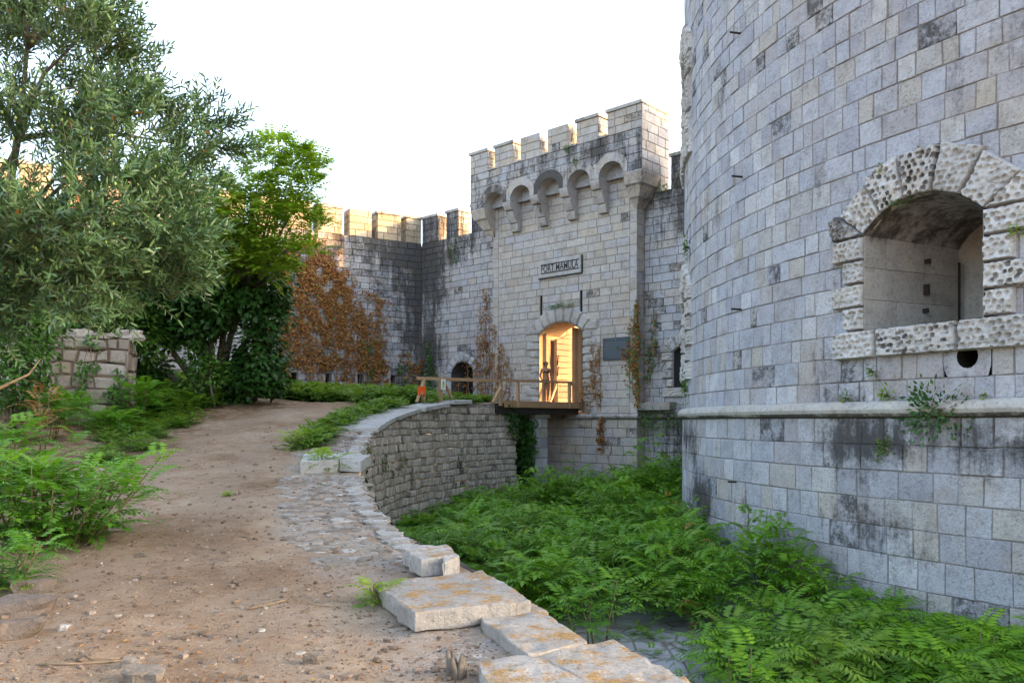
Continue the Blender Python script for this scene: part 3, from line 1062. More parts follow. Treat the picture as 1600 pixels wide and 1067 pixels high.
courses(m, plane(G(DL + .0, 2.0), gb, ge), 0, 2.4, -.2, 5.0, .5, (.7, 1.1), rng, (), .004, .006, .015, .003, lambda u, v: -.5, 0.)
m.build('passage_wall', M['passage'], gate)
m = MB()
frame_box(m, PL, ge, gb, DL - .1, DR + 4., .74, 9., DSILL - .3, DSILL - .01)
m.build('passage_floor', M['coping'], gate)


def board_leaf(parent, name, p0, p1, z0, ztop, nb, horizontal=True):
    """a door leaf of boards between plan points p0 and p1; ztop(s) is its arched head"""
    p0 = Vector(p0); p1 = Vector(p1)
    e = (p1 - p0); L = e.length; e /= L
    n = Vector((e.y, -e.x))
    f = lambda u, v, d: (p0.x + u * e.x + d * n.x, p0.y + u * e.y + d * n.y, v)
    m = MB()
    zt = max(ztop(0), ztop(1))
    for k in range(nb):
        if horizontal:
            a, b = z0 + (zt - z0) * k / nb, z0 + (zt - z0) * (k + 1) / nb
            pl = [(0, a + .013), (L, a + .013), (L, b - .013), (0, b - .013)]
        else:
            a, b = L * k / nb, L * (k + 1) / nb
            pl = [(a + .004, z0), (b - .004, z0), (b - .004, zt), (a + .004, zt)]
        pl = clip_half(pl, 0, ztop(0), L * .5, ztop(.5), False)
        pl = clip_half(pl, L * .5, ztop(.5), L, ztop(1), False)
        if area(pl) < .002: continue
        r = rng.random(); o = rng.uniform(0, .008)
        m.face([f(u, v, .03 + o) for u, v in pl], r)
        m.face([f(u, v, -.03) for u, v in pl][::-1], r)
        for i in range(len(pl)):
            q, w = pl[i], pl[(i + 1) % len(pl)]
            m.face([f(*q, .03 + o), f(*q, -.03), f(*w, -.03), f(*w, .03 + o)], r)
    return m.build(name, M['door'], parent)


aw = DL + .14
d1, d2 = d_at(869, aw), d_at(895, aw)
leaf1 = board_leaf(gate, 'door', G(aw, d1), G(aw, d2), DSILL + .02, lambda s: 3.42 + .36 * s, 12)
m = MB()
m.bar((*G(aw - .02, d1 - .02), DSILL), (*G(aw - .02, d1 - .02), 3.45), .09, .12)
m.build('hanging_post', M['timber'], leaf1)
m = MB()
for z in (1.9, 2.35):
    m.tube([(*G(aw + .07, d1 + .0), z), (*G(aw + .10, d1 + .02), z + .4)], .03)
m.build('iron_strap', M['iron'], leaf1)
p_free = G(a_at(894.5, 1.40), 1.40)
leaf2 = board_leaf(gate, 'door', G(DR - .03, 1.28), p_free, DSILL + .02, lambda s: 3.62 + .25 * s, 6, False)
m = MB()
dj = d_at(851, DL + .03)
m.bar((*G(DL + .03, dj), DSILL), (*G(DL + .03, dj), 3.9), .08, .14)
m.build('jamb_post', M['timber'], gate)

# machicolated parapet
ARW, CW = 1.12, .415
Z_SP = 9.2
arcs = []
for i in range(5):
    a0 = .84 + i * (ARW + CW)
    arcs.append((a0, a0 + ARW))
holes = [arch(a0, a1, Z_SP - .3, Z_SP - .005, .54, 10) for a0, a1 in arcs]
ustain = lambda u, v: .30 * max(0, mnoise.noise((u * .9, v * .9, 21))) + .26
mb = MB()
courses(mb, fG0, 0, GA, Z_SP, 10.7, .33, (.45, .85), rng, holes, .0075, .012, .025, .006, ustain, .10)
courses(mb, plane(G(GA, 0), gb, ge), 0, 1.83, Z_SP, 11.7, .36, (.45, .8), rng, (), .0075, .012, .025, .006, lambda u, v: .05, .04)
courses(mb, plane(G(GA, 1.22), gb, ge), 0, .6, 8.3, Z_SP, .36, (.45, .8), rng, (), .0075, .012, .025, .006, lambda u, v: .05, .04)
courses(mb, plane(G(0, 1.83), gn, -ge), 0, 1.83, Z_SP, 10.7, .36, (.45, .8), rng, (), .0075, .012, .025, .006, lambda u, v: .1, .04)
# inner face and top of the parapet
mb.face([(*G(0.02, .5), Z_SP + .02), (*G(GA - .02, .5), Z_SP + .02), (*G(GA - .02, .5), 10.69), (*G(.02, .5), 10.69)])
mb.face([(*G(0, 0), 10.70), (*G(GA, 0), 10.70), (*G(GA, .5), 10.70), (*G(0, .5), 10.70)])
mb.face([(*G(GA - .5, .5), 10.70), (*G(GA, .5), 10.70), (*G(GA, 1.83), 10.70), (*G(GA - .5, 1.83), 10.70)])
mb.build('parapet', M['wall'], gate)
GS = stone_mat('machicolation_limestone', CREAM, stain=.62, mortar=(.22, .19, .16), bump=.4)
for i, (a0, a1) in enumerate(arcs):
    m = MB()
    c, r0, r1 = (a0 + a1) / 2, ARW / 2, ARW / 2 + .31
    n = 14
    inn_, out_ = [], []
    for k in range(n + 1):
        t = pi * k / n
        inn_.append((c + r0 * cos(t), Z_SP + .54 * sin(t)))
        lim = (ARW + CW) / 2 - .004
        ro = r1 if abs(cos(t)) < 1e-6 else min(r1, lim / abs(cos(t)))
        out_.append((c + ro * cos(t), Z_SP + ro * .98 * sin(t)))
    wed = 7
    for k in range(n):
        rr = [.3, .8, .5, .9, .2, .7, .4][k * wed // n]
        m.face([fG0(*inn_[k], .018), fG0(*out_[k], .018), fG0(*out_[k + 1], .018), fG0(*inn_[k + 1], .018)], rr, 0, 0, [.5, .1, .7, .3, .1][i])
        m.face([fG0(*inn_[k], .018), fG0(*inn_[k + 1], .018), fG0(*inn_[k + 1], -.5), fG0(*inn_[k], -.5)], rr, 0, 0, .0)
        m.face([fG0(*out_[k], .018), fG0(*out_[k], -.02), fG0(*out_[k + 1], -.02), fG0(*out_[k + 1], .018)], rr, 0, 0, .4)
    m.build('machicolation_arch', GS, gate)


def corbel(name, a0, a1, side=None):
    """a console in three rounded steps, deepest at the top"""
    m = MB()
    prof = [(.70, 8.02), (.52, 8.04), (.45, 8.28), (.47, 8.30), (.47, 8.36), (.40, 8.38), (.26, 8.62), (.20, 8.76), (.22, 8.78), (.22, 8.84), (.10, 8.87), (.03, 9.0), (.0, 9.1), (.0, Z_SP), (.70, Z_SP)]
    for s0, s1, aa in ((1, 0, a0), (0, 1, a1)):
        fc = [(*G(aa, d), z) for d, z in prof]
        m.face(fc if s0 else fc[::-1], .5)
    for i in range(len(prof) - 1):
        (da, za), (db, zb) = prof[i], prof[i + 1]
        m.face([(*G(a0, da), za), (*G(a1, da), za), (*G(a1, db), zb), (*G(a0, db), zb)], [.3, .8, .5][i % 3], 0, 0, .15)
    m.build(name, GS, gate)


for i in range(4):
    corbel('corbel', arcs[i][1] + .004, arcs[i + 1][0] - .004)


def console(right):
    """corner console: an inverted stepped pyramid carrying the parapet's corner"""
    steps = [(8.02, .02), (8.30, .20), (8.34, .30), (8.70, .50), (8.76, .60), (9.14, .70), (Z_SP, .70)]
    m = MB()
    def ring(p, z):
        if right:
            a0, a1 = B1 - .25 - p * .62, B1 + p
            a0 = max(a0, arcs[-1][1] + .004)
        else:
            a0, a1 = B0 - p, min(B0 + .1 + p * .62, arcs[0][0] - .004)
        return [(*G(a0, .7 - p), z), (*G(a1, .7 - p), z), (*G(a1, 1.22), z), (*G(a0, 1.22), z)]
    prev = None
    for k, (z, p) in enumerate(steps):
        cur = ring(p, z)
        if prev:
            for i in range(4):
                j = (i + 1) % 4
                m.face([prev[i], prev[j], cur[j], cur[i]], [.4, .7][k % 2], 0, 0, .1)
        else: m.face(cur)
        prev = cur
    m.face(prev)
    m.build('corner_console', GS, gate)


console(True); console(False)


def merlon(parent, P, e, b, a0, a1, d0, d1, z0, z1, mat, cap=True, st=.2, h=.33, capmat='trim'):
    mb = MB()
    stone_box(mb, P, e, b, a0, a1, d0, d1, z0, z1, h, (.4, .75), rng, joint=.0075, bevel=.012, depth=.025, jit=.006, stfn=lambda u, v: st, darkp=.08)
    o = mb.build('merlon', M[mat], parent)
    if cap:
        m = MB()
        frame_box(m, P, e, b, a0 - .05, a1 + .05, d0 - .05, d1 + .05, z1 + .004, z1 + .12, rnd=rng.random(), st=.25)
        m.build('cap_stone', M[capmat], o)
    return o


pitch = 1.475
for i in range(5):
    a0 = i * pitch
    merlon(gate, PL, ge, gb, a0, a0 + 1.06, .003, .80, 10.71, 11.58 if i not in (2, 3) else 11.66, 'gate', i not in (2, 3), .22)
merlon(gate, PL, ge, gb, 5 * pitch, GA - .003, .003, .6, 10.71, 11.58, 'gate', False, .15)
m = MB()
frame_box(m, PL, ge, gb, 5 * pitch - .05, GA + .03, -.05, .62, 11.585, 11.7, st=.1)
frame_box(m, PL, ge, gb, GA - .5, GA + .03, .623, 1.85, 11.585, 11.7, st=-.2)
m.build('cap_stone', M['trim'], gate)
m = MB()
frame_box(m, PL, ge, gb, GA - .48, GA - .03, .605, 1.8, 10.71, 11.58)
m.build('merlon_core', M['gate'], gate)
for i in range(5):
    m = MB()
    a0 = i * pitch + 1.06
    frame_box(m, PL, ge, gb, a0 + .003, a0 + .412, -.05, .53, 10.705, 10.78, st=.2)
    m.build('crenel_sill', M['trim'], gate)

# cordon of the gate
m = MB()
def gcord(a0, a1, d):
    def fn(u, w):
        t = 2 * pi * w
        x, y = G(a0 + (a1 - a0) * u, d - .02 - .13 * cos(t))
        return (x, y, .19 + .11 * sin(t))
    return fn
m.grid(gcord(B0, B1 + .12, .7), 12, 10, st=.3)
m.build('cordon', M['trim'], gate)

# commemorative lettering panel
sa0, sa1 = a_at(844.5, .7), a_at(909, .7)
sz0, sz1 = 5.92, 6.60
sign = empty('name_panel', (*G((sa0 + sa1) / 2, .68), sz0), 'pale stone panel with dark FORT MAMULA lettering above the doorway', 'name panel')
m = MB()
frame_box(m, PL, ge, gb, sa0, sa1, .64, .72, sz0, sz1, rnd=.5, st=-.5)
m.build('panel', M['pale'], sign)
m = MB()
for a0, a1, z0, z1 in ((sa0 - .05, sa1 + .05, sz0 - .06, sz0 - .003), (sa1 + .003, sa1 + .06, sz0, sz1)):
    frame_box(m, PL, ge, gb, a0, a1, .63, .72, z0, z1, rnd=.2, st=.9)
m.build('border', M['trim'], sign)


def lettering(text, width, height, f, u0, v0, mat, parent, name='lettering', depth=.012):
    cu = bpy.data.curves.new('lettering', 'FONT')
    cu.body = text; cu.size = 1.; cu.extrude = .0; cu.offset = .012
    ob = bpy.data.objects.new('tmp', cu)
    col.objects.link(ob)
    dg = bpy.context.evaluated_depsgraph_get()
    me = bpy.data.meshes.new_from_object(ob.evaluated_get(dg))
    bpy.data.objects.remove(ob)
    xs = [v.co.x for v in me.vertices]; ys = [v.co.y for v in me.vertices]
    x0, x1, y0, y1 = min(xs), max(xs), min(ys), max(ys)
    for v in me.vertices:
        v.co = f(u0 + (v.co.x - x0) / (x1 - x0) * width, v0 + (v.co.y - y0) / (y1 - y0) * height, depth)
    me.materials.clear(); me.materials.append(mat)
    me.name = name
    return put(name, me, parent)


fS = plane(G(sa0, .64), ge, gn)
SW = sa1 - sa0
lettering('FORT MAMULA', SW * .90, .30, fS, SW * .045, .20 + sz0, M['ink'], sign)
m = MB()
for v in (.165, .515):
    m.box(fS(SW * .495, sz0 + v, .006), (ge.x * SW * .46, ge.y * SW * .46, 0), (gn.x * .004, gn.y * .004, 0), (0, 0, .022))
m.build('rule', M['ink'], sign)

# slate plaque beside the doorway
pa0, pa1 = a_at(943.5, .7), a_at(984, .7)
plq = empty('memorial_plaque', (*G((pa0 + pa1) / 2, .66), 2.35), 'dark slate plaque with engraved lines to the right of the doorway', 'plaque')
m = MB()
frame_box(m, PL, ge, gb, pa0, pa1, .63, .68, 2.35, 3.2)
m.build('slab', M['slate'], plq)
fP = plane(G(pa0, .63), ge, gn)
PW = pa1 - pa0
for k in range(8):
    v = 2.46 + k * .078
    w = PW - .2 - (rng.uniform(0, .4) if k in (0, 7) else 0)
    m = MB()
    m.box(fP(PW / 2, v, .003), (ge.x * w / 2, ge.y * w / 2, 0), (gn.x * .002, gn.y * .002, 0), (0, 0, .012))
    m.build('engraved_line', M['slate_text'], plq)
m = MB()
m.tube([fP(PW / 2, 3.13, .0), fP(PW / 2, 3.13, .012)], .035, 8)
m.build('emblem', M['slate_text'], plq)
for u, v in ((.07, 2.42), (PW - .07, 2.42), (.07, 3.13), (PW - .07, 3.13)):
    m = MB()
    m.tube([fP(u, v, 0), fP(u, v, .02)], .018, 6)
    m.build('fixing', M['iron'], plq)

# ------------------------------------------------------------------ curtain walls
# wall in the gate's line, set back half a metre
ux, uy = -.86, -.51
ul = hypot(ux, uy)
LD = Vector((ux / ul, uy / ul))                 # along the far wall, away from the corner
LN = Vector((-LD.y, LD.x))
if LN.y > 0: LN = -LN                            # towards the camera
Lp = Vector((-4.94, 39.8))
# corner of the two walls
o12 = Vector(G(0, 1.2))
det = (-LD.x) * (-(-ge.y)) - 0
# solve Lp - LD*s = o12 - ge*u
A_ = (-LD.x, ge.x); B_ = (-LD.y, ge.y); r1 = (o12.x - Lp.x, o12.y - Lp.y)
dt = A_[0] * B_[1] - A_[1] * B_[0]
s_ = (r1[0] * B_[1] - A_[1] * r1[1]) / dt
u_ = (A_[0] * r1[1] - B_[0] * r1[0]) / dt
COR = Lp - LD * s_
AC = -u_                                          # the corner's a coordinate in the gate frame
ZC, ZM = 8.6, 9.78

gw = empty('gate_curtain_wall', (*G(AC / 2, 1.5), .6), 'stained crenellated wall running straight on from both sides of the gatehouse', 'wall')
na0, na1 = a_at(705, 1.2), a_at(739, 1.2)
niche = arch(na0 - .08, na1 + .08, .2, 2.25, .5)
ea0 = a_at(1053, 1.2)
EW = .62
E4 = dict(uc=ea0 + EW, w=EW, v0=1.25, vs=2.55, rise=.3)
e4hole = arch(E4['uc'] - EW - .08, E4['uc'] + EW + .08, 1.05, 2.55, .4)


def cstain(u, v):
    s = wstain(u, v)
    if u < 1: s += .75 * max(0, 1 - (u - AC) / 2.0) * (.75 + .5 * mnoise.noise((u * 2, v * .3, 5)))
    return s


mb = MB()
courses(mb, fG12, AC, B0, -.6, ZC, .30, (.38, .70), rng, [niche], .008, .012, .025, .007, cstain, .10, hv=.06)
courses(mb, fG12, B1, 16.5, MOAT - .1, .08, .32, (.45, .75), rng, (), .008, .012, .025, .007, lambda u, v: .35, .08)
courses(mb, fG12, B1, 16.5, .30, ZC, .31, (.42, .75), rng, [e4hole], .008, .012, .025, .007, lambda u, v: .1 + .28 * max(0, (v - 6.3) / 2) + .25 * max(0, mnoise.noise((u, v, 3))), .10, hv=.06)
for a0, a1 in ((AC, B0 + .3), (B1 - .3, 16.5)):
    mb.face([(*G(a0, 1.2), ZC), (*G(a1, 1.2), ZC), (*G(a1, 1.9), ZC), (*G(a0, 1.9), ZC)], .4)
mb.build('wall_face', M['wall'], gw)
m = MB()
for a0, a1, z0, z1 in ((AC - .6, na0 - .1, -.6, 8.5), (na1 + .1, B0 + .35, -.6, 8.5), (na0 - .1, na1 + .1, 2.9, 8.5), (B1 - .35, E4['uc'] - EW - .12, MOAT, 8.5), (E4['uc'] + EW + .12, 16.5, MOAT, 8.5),
                       (E4['uc'] - EW - .12, E4['uc'] + EW + .12, 3.1, 8.5), (E4['uc'] - EW - .12, E4['uc'] + EW + .12, MOAT, .95)):
    frame_box(m, PL, ge, gb, a0, a1, 1.26, 1.9, z0, z1)
m.build('wall_core', M['wall'], gw)
rusticated(gw, fG12, E4['uc'], EW, 1.25, 2.55, .3, .48, .5, .3, .33, 5, .12, 12, rng, sill=.36, mat='rust')
recess(gw, 'embrasure_recess', fG12, E4['uc'], EW, 1.25, 2.55, .3, 1.2, 'wall', .8)
rusticated(gw, fG12, (na0 + na1) / 2, (na1 - na0) / 2, .3, 2.25, .5, .42, .4, .3, .36, 7, .05, 6, rng, pits=False, sill=0, mat='wall')
recess(gw, 'niche_recess', fG12, (na0 + na1) / 2, (na1 - na0) / 2, .2, 2.25, .5, .8, 'wall', .95)
m = MB()
m.grid(gcord(B1 + .1, 16.5, 1.2), 12, 10, st=.45)
m.build('cordon', M['trim'], gw)
for a0, a1 in ((AC + .02, a_at(683.5, 1.2)), (a_at(697, 1.2), a_at(716, 1.2)), (a_at(736, 1.2), B0 + .2), (a_at(1048, 1.2), a_at(1048, 1.2) + 1.2), (a_at(1048, 1.2) + 1.6, a_at(1048, 1.2) + 2.8)):
    merlon(gw, PL, ge, gb, a0, a1, 1.203, 1.95, ZC + .005, ZM, 'wall', True, .45)

lw = empty('far_curtain_wall', (*(COR + LD * 6), .6), 'crenellated wall with slit loopholes, its merlons catching the sun', 'wall')
fL = plane((COR.x, COR.y), (LD.x, LD.y), (LN.x, LN.y))


def u_at(px):
    q = (px - 800) / F
    return (q * COR.y - COR.x) / (LD.x - q * LD.y)


loops = []
for px in (615, 563.5, 513, 460.5, 412, 360):
    u = u_at(px)
    loops.append([(u - .14, 1.32), (u + .14, 1.32), (u + .14, 2.18), (u - .14, 2.18)])


def lstain(u, v):
    s = .30 * max(0, mnoise.noise((u * .35, v * .4, 31))) + .6 * max(0, (v - 6.2) / 2.2) * (.6 + mnoise.noise((u * .6, 1, 2))) * max(.25, min(1, 1.6 - u / 5))
    s += .9 * max(0, 1 - u / 2.2) * (.7 + .6 * mnoise.noise((u * 2, v * .25, 6)))
    return s


mb = MB()
LEN = 24.
courses(mb, fL, 0, LEN, -.6, ZC, .305, (.36, .72), rng, loops, .008, .013, .028, .008, lstain, .30, .006, hv=.08)
Xl = lambda u, d: (COR.x + LD.x * u - LN.x * d, COR.y + LD.y * u - LN.y * d)
mb.face([(*Xl(0, 0), ZC), (*Xl(LEN, 0), ZC), (*Xl(LEN, .9), ZC), (*Xl(0, .9), ZC)], .4)
mb.build('wall_face', M['wall'], lw)
m = MB()
Lb = (-LN.x, -LN.y)
frame_box(m, COR, LD, Lb, 0, LEN, .06, .9, 2.2, 8.55)
frame_box(m, COR, LD, Lb, 0, LEN, .06, .9, -.6, 1.31)
us = sorted([0.] + [x for l in loops for x in (l[0][0], l[1][0])] + [LEN])
for a0, a1 in zip(us[::2], us[1::2]): frame_box(m, COR, LD, Lb, a0, a1, .06, .9, 1.31, 2.2)
m.build('wall_core', M['wall'], lw)
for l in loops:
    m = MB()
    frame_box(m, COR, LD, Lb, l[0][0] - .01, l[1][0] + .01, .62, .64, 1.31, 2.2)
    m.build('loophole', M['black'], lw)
spans = [(.02, u_at(635)), (u_at(627), u_at(590)), (u_at(581), u_at(546)), (u_at(535), u_at(497))]
w_ = spans[2][1] - spans[2][0]; p_ = (spans[3][0] - spans[1][0]) / 2
u = spans[3][0] + p_
while u < LEN - 1.5:
    spans.append((u, u + w_)); u += p_
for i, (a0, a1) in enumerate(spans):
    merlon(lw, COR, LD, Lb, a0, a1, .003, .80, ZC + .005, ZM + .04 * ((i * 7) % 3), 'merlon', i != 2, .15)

# ------------------------------------------------------------------ counterscarp (the moat's outer wall)
cs_pts = [Vector(p) for p in EDL] + [Vector(p) for p in ((-.45, 32.2), (-1.3, 35.), (-2.1, 37.8))]
cl = [0.]
for p, q in zip(cs_pts[:-1], cs_pts[1:]): cl.append(cl[-1] + (q - p).length)


def cs_frame(u):
    lo, hi = 0, len(cl) - 1
    while hi - lo > 1:
        md = (lo + hi) // 2
        if cl[md] <= u: lo = md
        else: hi = md
    p, q = cs_pts[lo], cs_pts[lo + 1]
    t = (u - cl[lo]) / (cl[lo + 1] - cl[lo])
    d = (q - p).normalized()
    return p + (q - p) * t, Vector((d.y, -d.x))


def fC(u, v, d):
    if v < .6:
        k = min(1, (.6 - v) * 4)
        v += .045 * k * mnoise.noise((u * 1.3, v * 2.2, 11)) + .03 * k * mnoise.noise((u * 4., v * 5, 12))
    u += .08 * mnoise.noise((u * 2.1, v * 3.5, 13))
    p, n = cs_frame(min(max(u, 0), cl[-1] - 1e-4))
    if p.y > 30.3: n = Vector((.95, .3))
    o = d + .09 * (.7 - v) * .5 + .02 * mnoise.noise((u * .6, v * .6, 3))
    return (p.x + n.x * o, p.y + n.y * o, v)


def cs_top(u):
    p, n = cs_frame(min(max(u, 0), cl[-1] - 1e-4))
    return gz(p.x, p.y) - .015


cs = empty('moat_retaining_wall', (-3.4, 20., MOAT), 'curved rubble retaining wall between the path and the overgrown moat', 'wall')
mb = MB()
ustart = 3.0
courses(mb, fC, ustart, cl[-1] - .05, MOAT - .1, .75, .225, (.09, .32), rng, (), .016, .028, .03, .018,
        lambda u, v: .30 * max(0, mnoise.noise((u * .5, v * .5, 41))) + .14 * max(0, (v + .6)), .10, .014, cs_top, .15)
mb.build('rubble_face', M['rubble'], cs)

# ------------------------------------------------------------------ bridge pier and the wooden footbridge
pier = empty('bridge_pier', (*G(a_at(838, -2.1), -2.1), MOAT), 'pale block pier standing in the moat under the footbridge', 'pier')
mb = MB()
pa = a_at(817, -1.6)
stone_box(mb, PL, ge, gb, pa - .1, pa + .75, -1.75, -1.0, MOAT - .1, .12, .4, (.4, .75), rng, joint=.01, bevel=.015, depth=.025, jit=.008, stfn=lambda u, v: 0., darkp=.05)
mb.build('pier_shaft', M['tower'], pier)
m = MB()
frame_box(m, PL, ge, gb, pa - .16, pa + .81, -1.81, -.94, .125, .26)
m.build('cap_stone', M['trim'], pier)

bridge = empty('wooden_footbridge', (*G(DC, -1.5), .6), 'wooden footbridge with plain handrail leading to the sunlit doorway', 'footbridge')
BA0, BA1 = DC - 1.15, DR - .06
BD0, BD1 = .62, -3.75
m = MB()
n = 30
for k in range(n):
    d0 = BD0 + (BD1 - BD0) * k / n; d1_ = BD0 + (BD1 - BD0) * (k + 1) / n
    frame_box(m, PL, ge, gb, BA0, BA1, min(d0, d1_) + .006, max(d0, d1_) - .006, .655, .70, rnd=rng.random())
m.build('deck', M['timber'], bridge)
m = MB()
frame_box(m, PL, ge, gb, BA1 + .003, BA1 + .06, BD1, BD0, .50, .74, rnd=.35)
m.build('fascia_board', M['timber'], bridge)
for a in (BA1 - .1, DC, BA0 + .1):
    m = MB()
    frame_box(m, PL, ge, gb, a - .06, a + .06, BD1 - .3, BD0 - .02, .28, .645)
    m.build('girder', M['steel'], bridge)
# handrail and posts along the near side, on to the land
RA = BA1 + .10


def rail_pt(px, z):
    d = d_at(px, RA)
    return Vector((*G(RA, d), z))


def rail_z(px, py):
    d = d_at(px, RA)
    return (HOR - py) * G(RA, d)[1] / F


pts = [(652, 588.5), (690, 588.0), (782, 593), (812, 593.8), (893, 595.6)]
R3 = [rail_pt(px, rail_z(px, py)) for px, py in pts]
up = Vector((0, 0, .045))
m = MB()
m.bar(R3[0] - up, R3[2] - up, .045, .10, rnd=.55)
m.build('handrail', M['timber'], bridge)
m = MB()
m.bar(R3[2] - up + Vector((0, 0, .02)), R3[4] - up, .045, .08, rnd=.3)
m.build('handrail', M['timber'], bridge)
inw = Vector((-ge.x, -ge.y, 0))
for i, (px, bot) in enumerate(((663.5, .42), (690, .5), (784, .55), (811, .5), (891.5, .5))):
    z1 = rail_z(px, interp([(a, b) for a, b in pts], px)) - .06
    p = rail_pt(px, z1) + inw * .06
    q = rail_pt(px, bot) + inw * .06
    m = MB()
    m.bar(q, p, .10, .10, up=(ge.x, ge.y, 0), rnd=.2 + .15 * i)
    m.build('post', M['timber'], bridge)
for a, b in (((663, 592), (651, 628)), ((691, 590), (706, 622)), ((783, 604), (770, 628)), ((893, 597), (907, 628))):
    m = MB()
    pa_, pb_ = rail_pt(a[0], rail_z(*a)), rail_pt(b[0], rail_z(*b))
    m.bar(pa_ + inw * .0, pb_ + inw * .0, .05, .10, up=(ge.x, ge.y, 0), rnd=.75)
    m.build('brace', M['timber'], bridge)
# the prop just inside the doorway
m = MB()
pp = Vector((*G(DL + .42, 1.30), 0))
m.bar(pp + Vector((0, 0, .71)), pp + Vector((0, 0, 1.60)), .08, .08, rnd=.3)
m.bar(pp + Vector((-.45 * gb.x, -.45 * gb.y, .75)), pp + Vector((0, 0, 1.55)), .06, .08, rnd=.6)
m.build('prop', M['timber'], bridge)

# the two notices hanging on the rail
ob_ = empty('orange_notice', tuple(rail_pt(657, .9)), 'small bright orange board fixed to the first post of the handrail', 'notice')
m = MB()
c0, c1 = rail_pt(651.5, rail_z(651.5, 617)), rail_pt(663, rail_z(663, 604))
dv = Vector((c1.x - c0.x, c1.y - c0.y, 0)); hv_ = Vector((0, 0, (c1.z - c0.z)))
nrm = Vector((ge.x, ge.y, 0))
m.box((c0 + c1) / 2 + nrm * .05, dv / 2, hv_ / 2, nrm * .012)
m.build('board', M['orange'], ob_)
m = MB()
m.box((c0 + c1) / 2 + nrm * .066 - hv_ * .30, dv * .16, hv_ * .14, nrm * .003)
m.build('faded_mark', M['timber'], ob_)
nb = empty('white_notice', tuple(rail_pt(691, .9)), 'small white notice with a green pictogram hanging from the handrail', 'notice')
c0, c1 = rail_pt(687.2, rail_z(687.2, 608.5)), rail_pt(694, rail_z(694, 592.5))
dv = Vector((c1.x - c0.x, c1.y - c0.y, 0)); hv_ = Vector((0, 0, (c1.z - c0.z)))
cen = (c0 + c1) / 2 + nrm * .06
m = MB()
m.box(cen, dv / 2, hv_ / 2, nrm * .01)
m.build('board', M['white'], nb)
m = MB()
q = lambda x, y: tuple(cen + dv * x + hv_ * y + nrm * .0145)
m.face([q(-.26, -.02), q(.26, -.02), q(.2, .2), q(.06, .3), q(.05, .42), q(-.05, .42), q(-.06, .3), q(-.2, .2)])
m.face([q(-.28, -.15), q(.28, -.15), q(.28, -.06), q(-.28, -.06)])
m.build('pictogram', M['green'], nb)
m = MB()
for k in range(3): m.face([q(-.32, -.26 - .07 * k), q(.32 - .1 * k, -.26 - .07 * k), q(.32 - .1 * k, -.22 - .07 * k), q(-.32, -.22 - .07 * k)])
m.build('print', M['grey'], nb)

# ruined pillar by the path
PX, PY = -10.95, 22.3
pil = empty('ruined_pillar', (PX, PY, gz(PX, PY)), 'broken square pillar of rough stone half hidden by weeds', 'pillar')
pe = Vector((.955, .297)); pb2 = Vector((-.297, .955))
mb = MB()
P0_ = Vector((PX - 1.02, PY - .9))
stone_box(mb, P0_, pe, pb2, 0, 1.85, 0, 1.5, -.5, 2.2, .36, (.25, .62), rng, warp=.085, joint=.02, bevel=.04, depth=.055, jit=.03, stfn=lambda u, v: .1, darkp=.04, rough=.03, hv=.3)
mb.build('pillar_shaft', M['pillar'], pil)
# ------------------------------------------------------------------ loose stones, slabs and litter of the path
def slab(name, top, zt, thick, label, cat, mat='coping', group=None, rough=.015, cuts=3, tilt=(0, 0), seed=0, base_in=.0, bevel=.012):
    """a worn stone slab with the plan outline top (world x, y)"""
    rj = random.Random(seed * 7 + 1)
    out = []
    for i, p in enumerate(top):
        q = top[(i + 1) % len(top)]
        L = hypot(q[0] - p[0], q[1] - p[1])
        nx, ny = (q[1] - p[1]) / L, -(q[0] - p[0]) / L
        out.append((p[0] + rj.uniform(-.02, .02), p[1] + rj.uniform(-.02, .02)))
        k = max(1, int(L / .17))
        for j in range(1, k):
            o = rj.uniform(-.018, .018)
            out.append((p[0] + (q[0] - p[0]) * j / k + nx * o, p[1] + (q[1] - p[1]) * j / k + ny * o))
    top = out
    bm = bmesh.new()
    cx = sum(p[0] for p in top) / len(top); cy = sum(p[1] for p in top) / len(top)
    zf = lambda x, y: zt + tilt[0] * (x - cx) + tilt[1] * (y - cy)
    vs = [bm.verts.new((x, y, zf(x, y))) for x, y in top]
    f = bm.faces.new(vs)
    if f.normal.z < 0: f.normal_flip()
    bm.normal_update()
    if f.normal.z < 0: f.normal_flip()
    r = bmesh.ops.extrude_face_region(bm, geom=[f])
    nv = [g for g in r['geom'] if isinstance(g, bmesh.types.BMVert)]
    for v in nv:
        v.co.z -= thick
        v.co.x += (cx - v.co.x) * base_in; v.co.y += (cy - v.co.y) * base_in
    bmesh.ops.recalc_face_normals(bm, faces=bm.faces)
    bmesh.ops.bevel(bm, geom=list(bm.edges), offset=bevel, segments=2, affect='EDGES', profile=.5)
    bmesh.ops.triangulate(bm, faces=[f for f in bm.faces if len(f.verts) > 4])
    for _ in range(cuts):
        es = [e for e in bm.edges if e.calc_length() > .07]
        if not es: break
        bmesh.ops.subdivide_edges(bm, edges=es, cuts=1, use_grid_fill=True)
        bmesh.ops.triangulate(bm, faces=[f for f in bm.faces if len(f.verts) > 4])
    bm.normal_update()
    for v in bm.verts:
        p = v.co
        n = mnoise.noise((p.x * 3 + seed, p.y * 3, p.z * 3)) * rough - max(0, mnoise.noise((p.x * 7 + seed, p.y * 7, p.z * 7)) - .25) * rough * 3. + mnoise.noise((p.x * 11 + seed, p.y * 11, p.z * 11)) * rough * .5
        v.co = p + v.normal * n
    me = bpy.data.meshes.new(name)
    bm.to_mesh(me); bm.free()
    at_ = me.attributes.new('rnd', 'FLOAT', 'FACE')
    rr = random.Random(seed).random()
    at_.data.foreach_set('value', [rr] * len(me.polygons))
    me.materials.append(M[mat])
    o = put(name, me)
    return tag(o, label, cat, group)


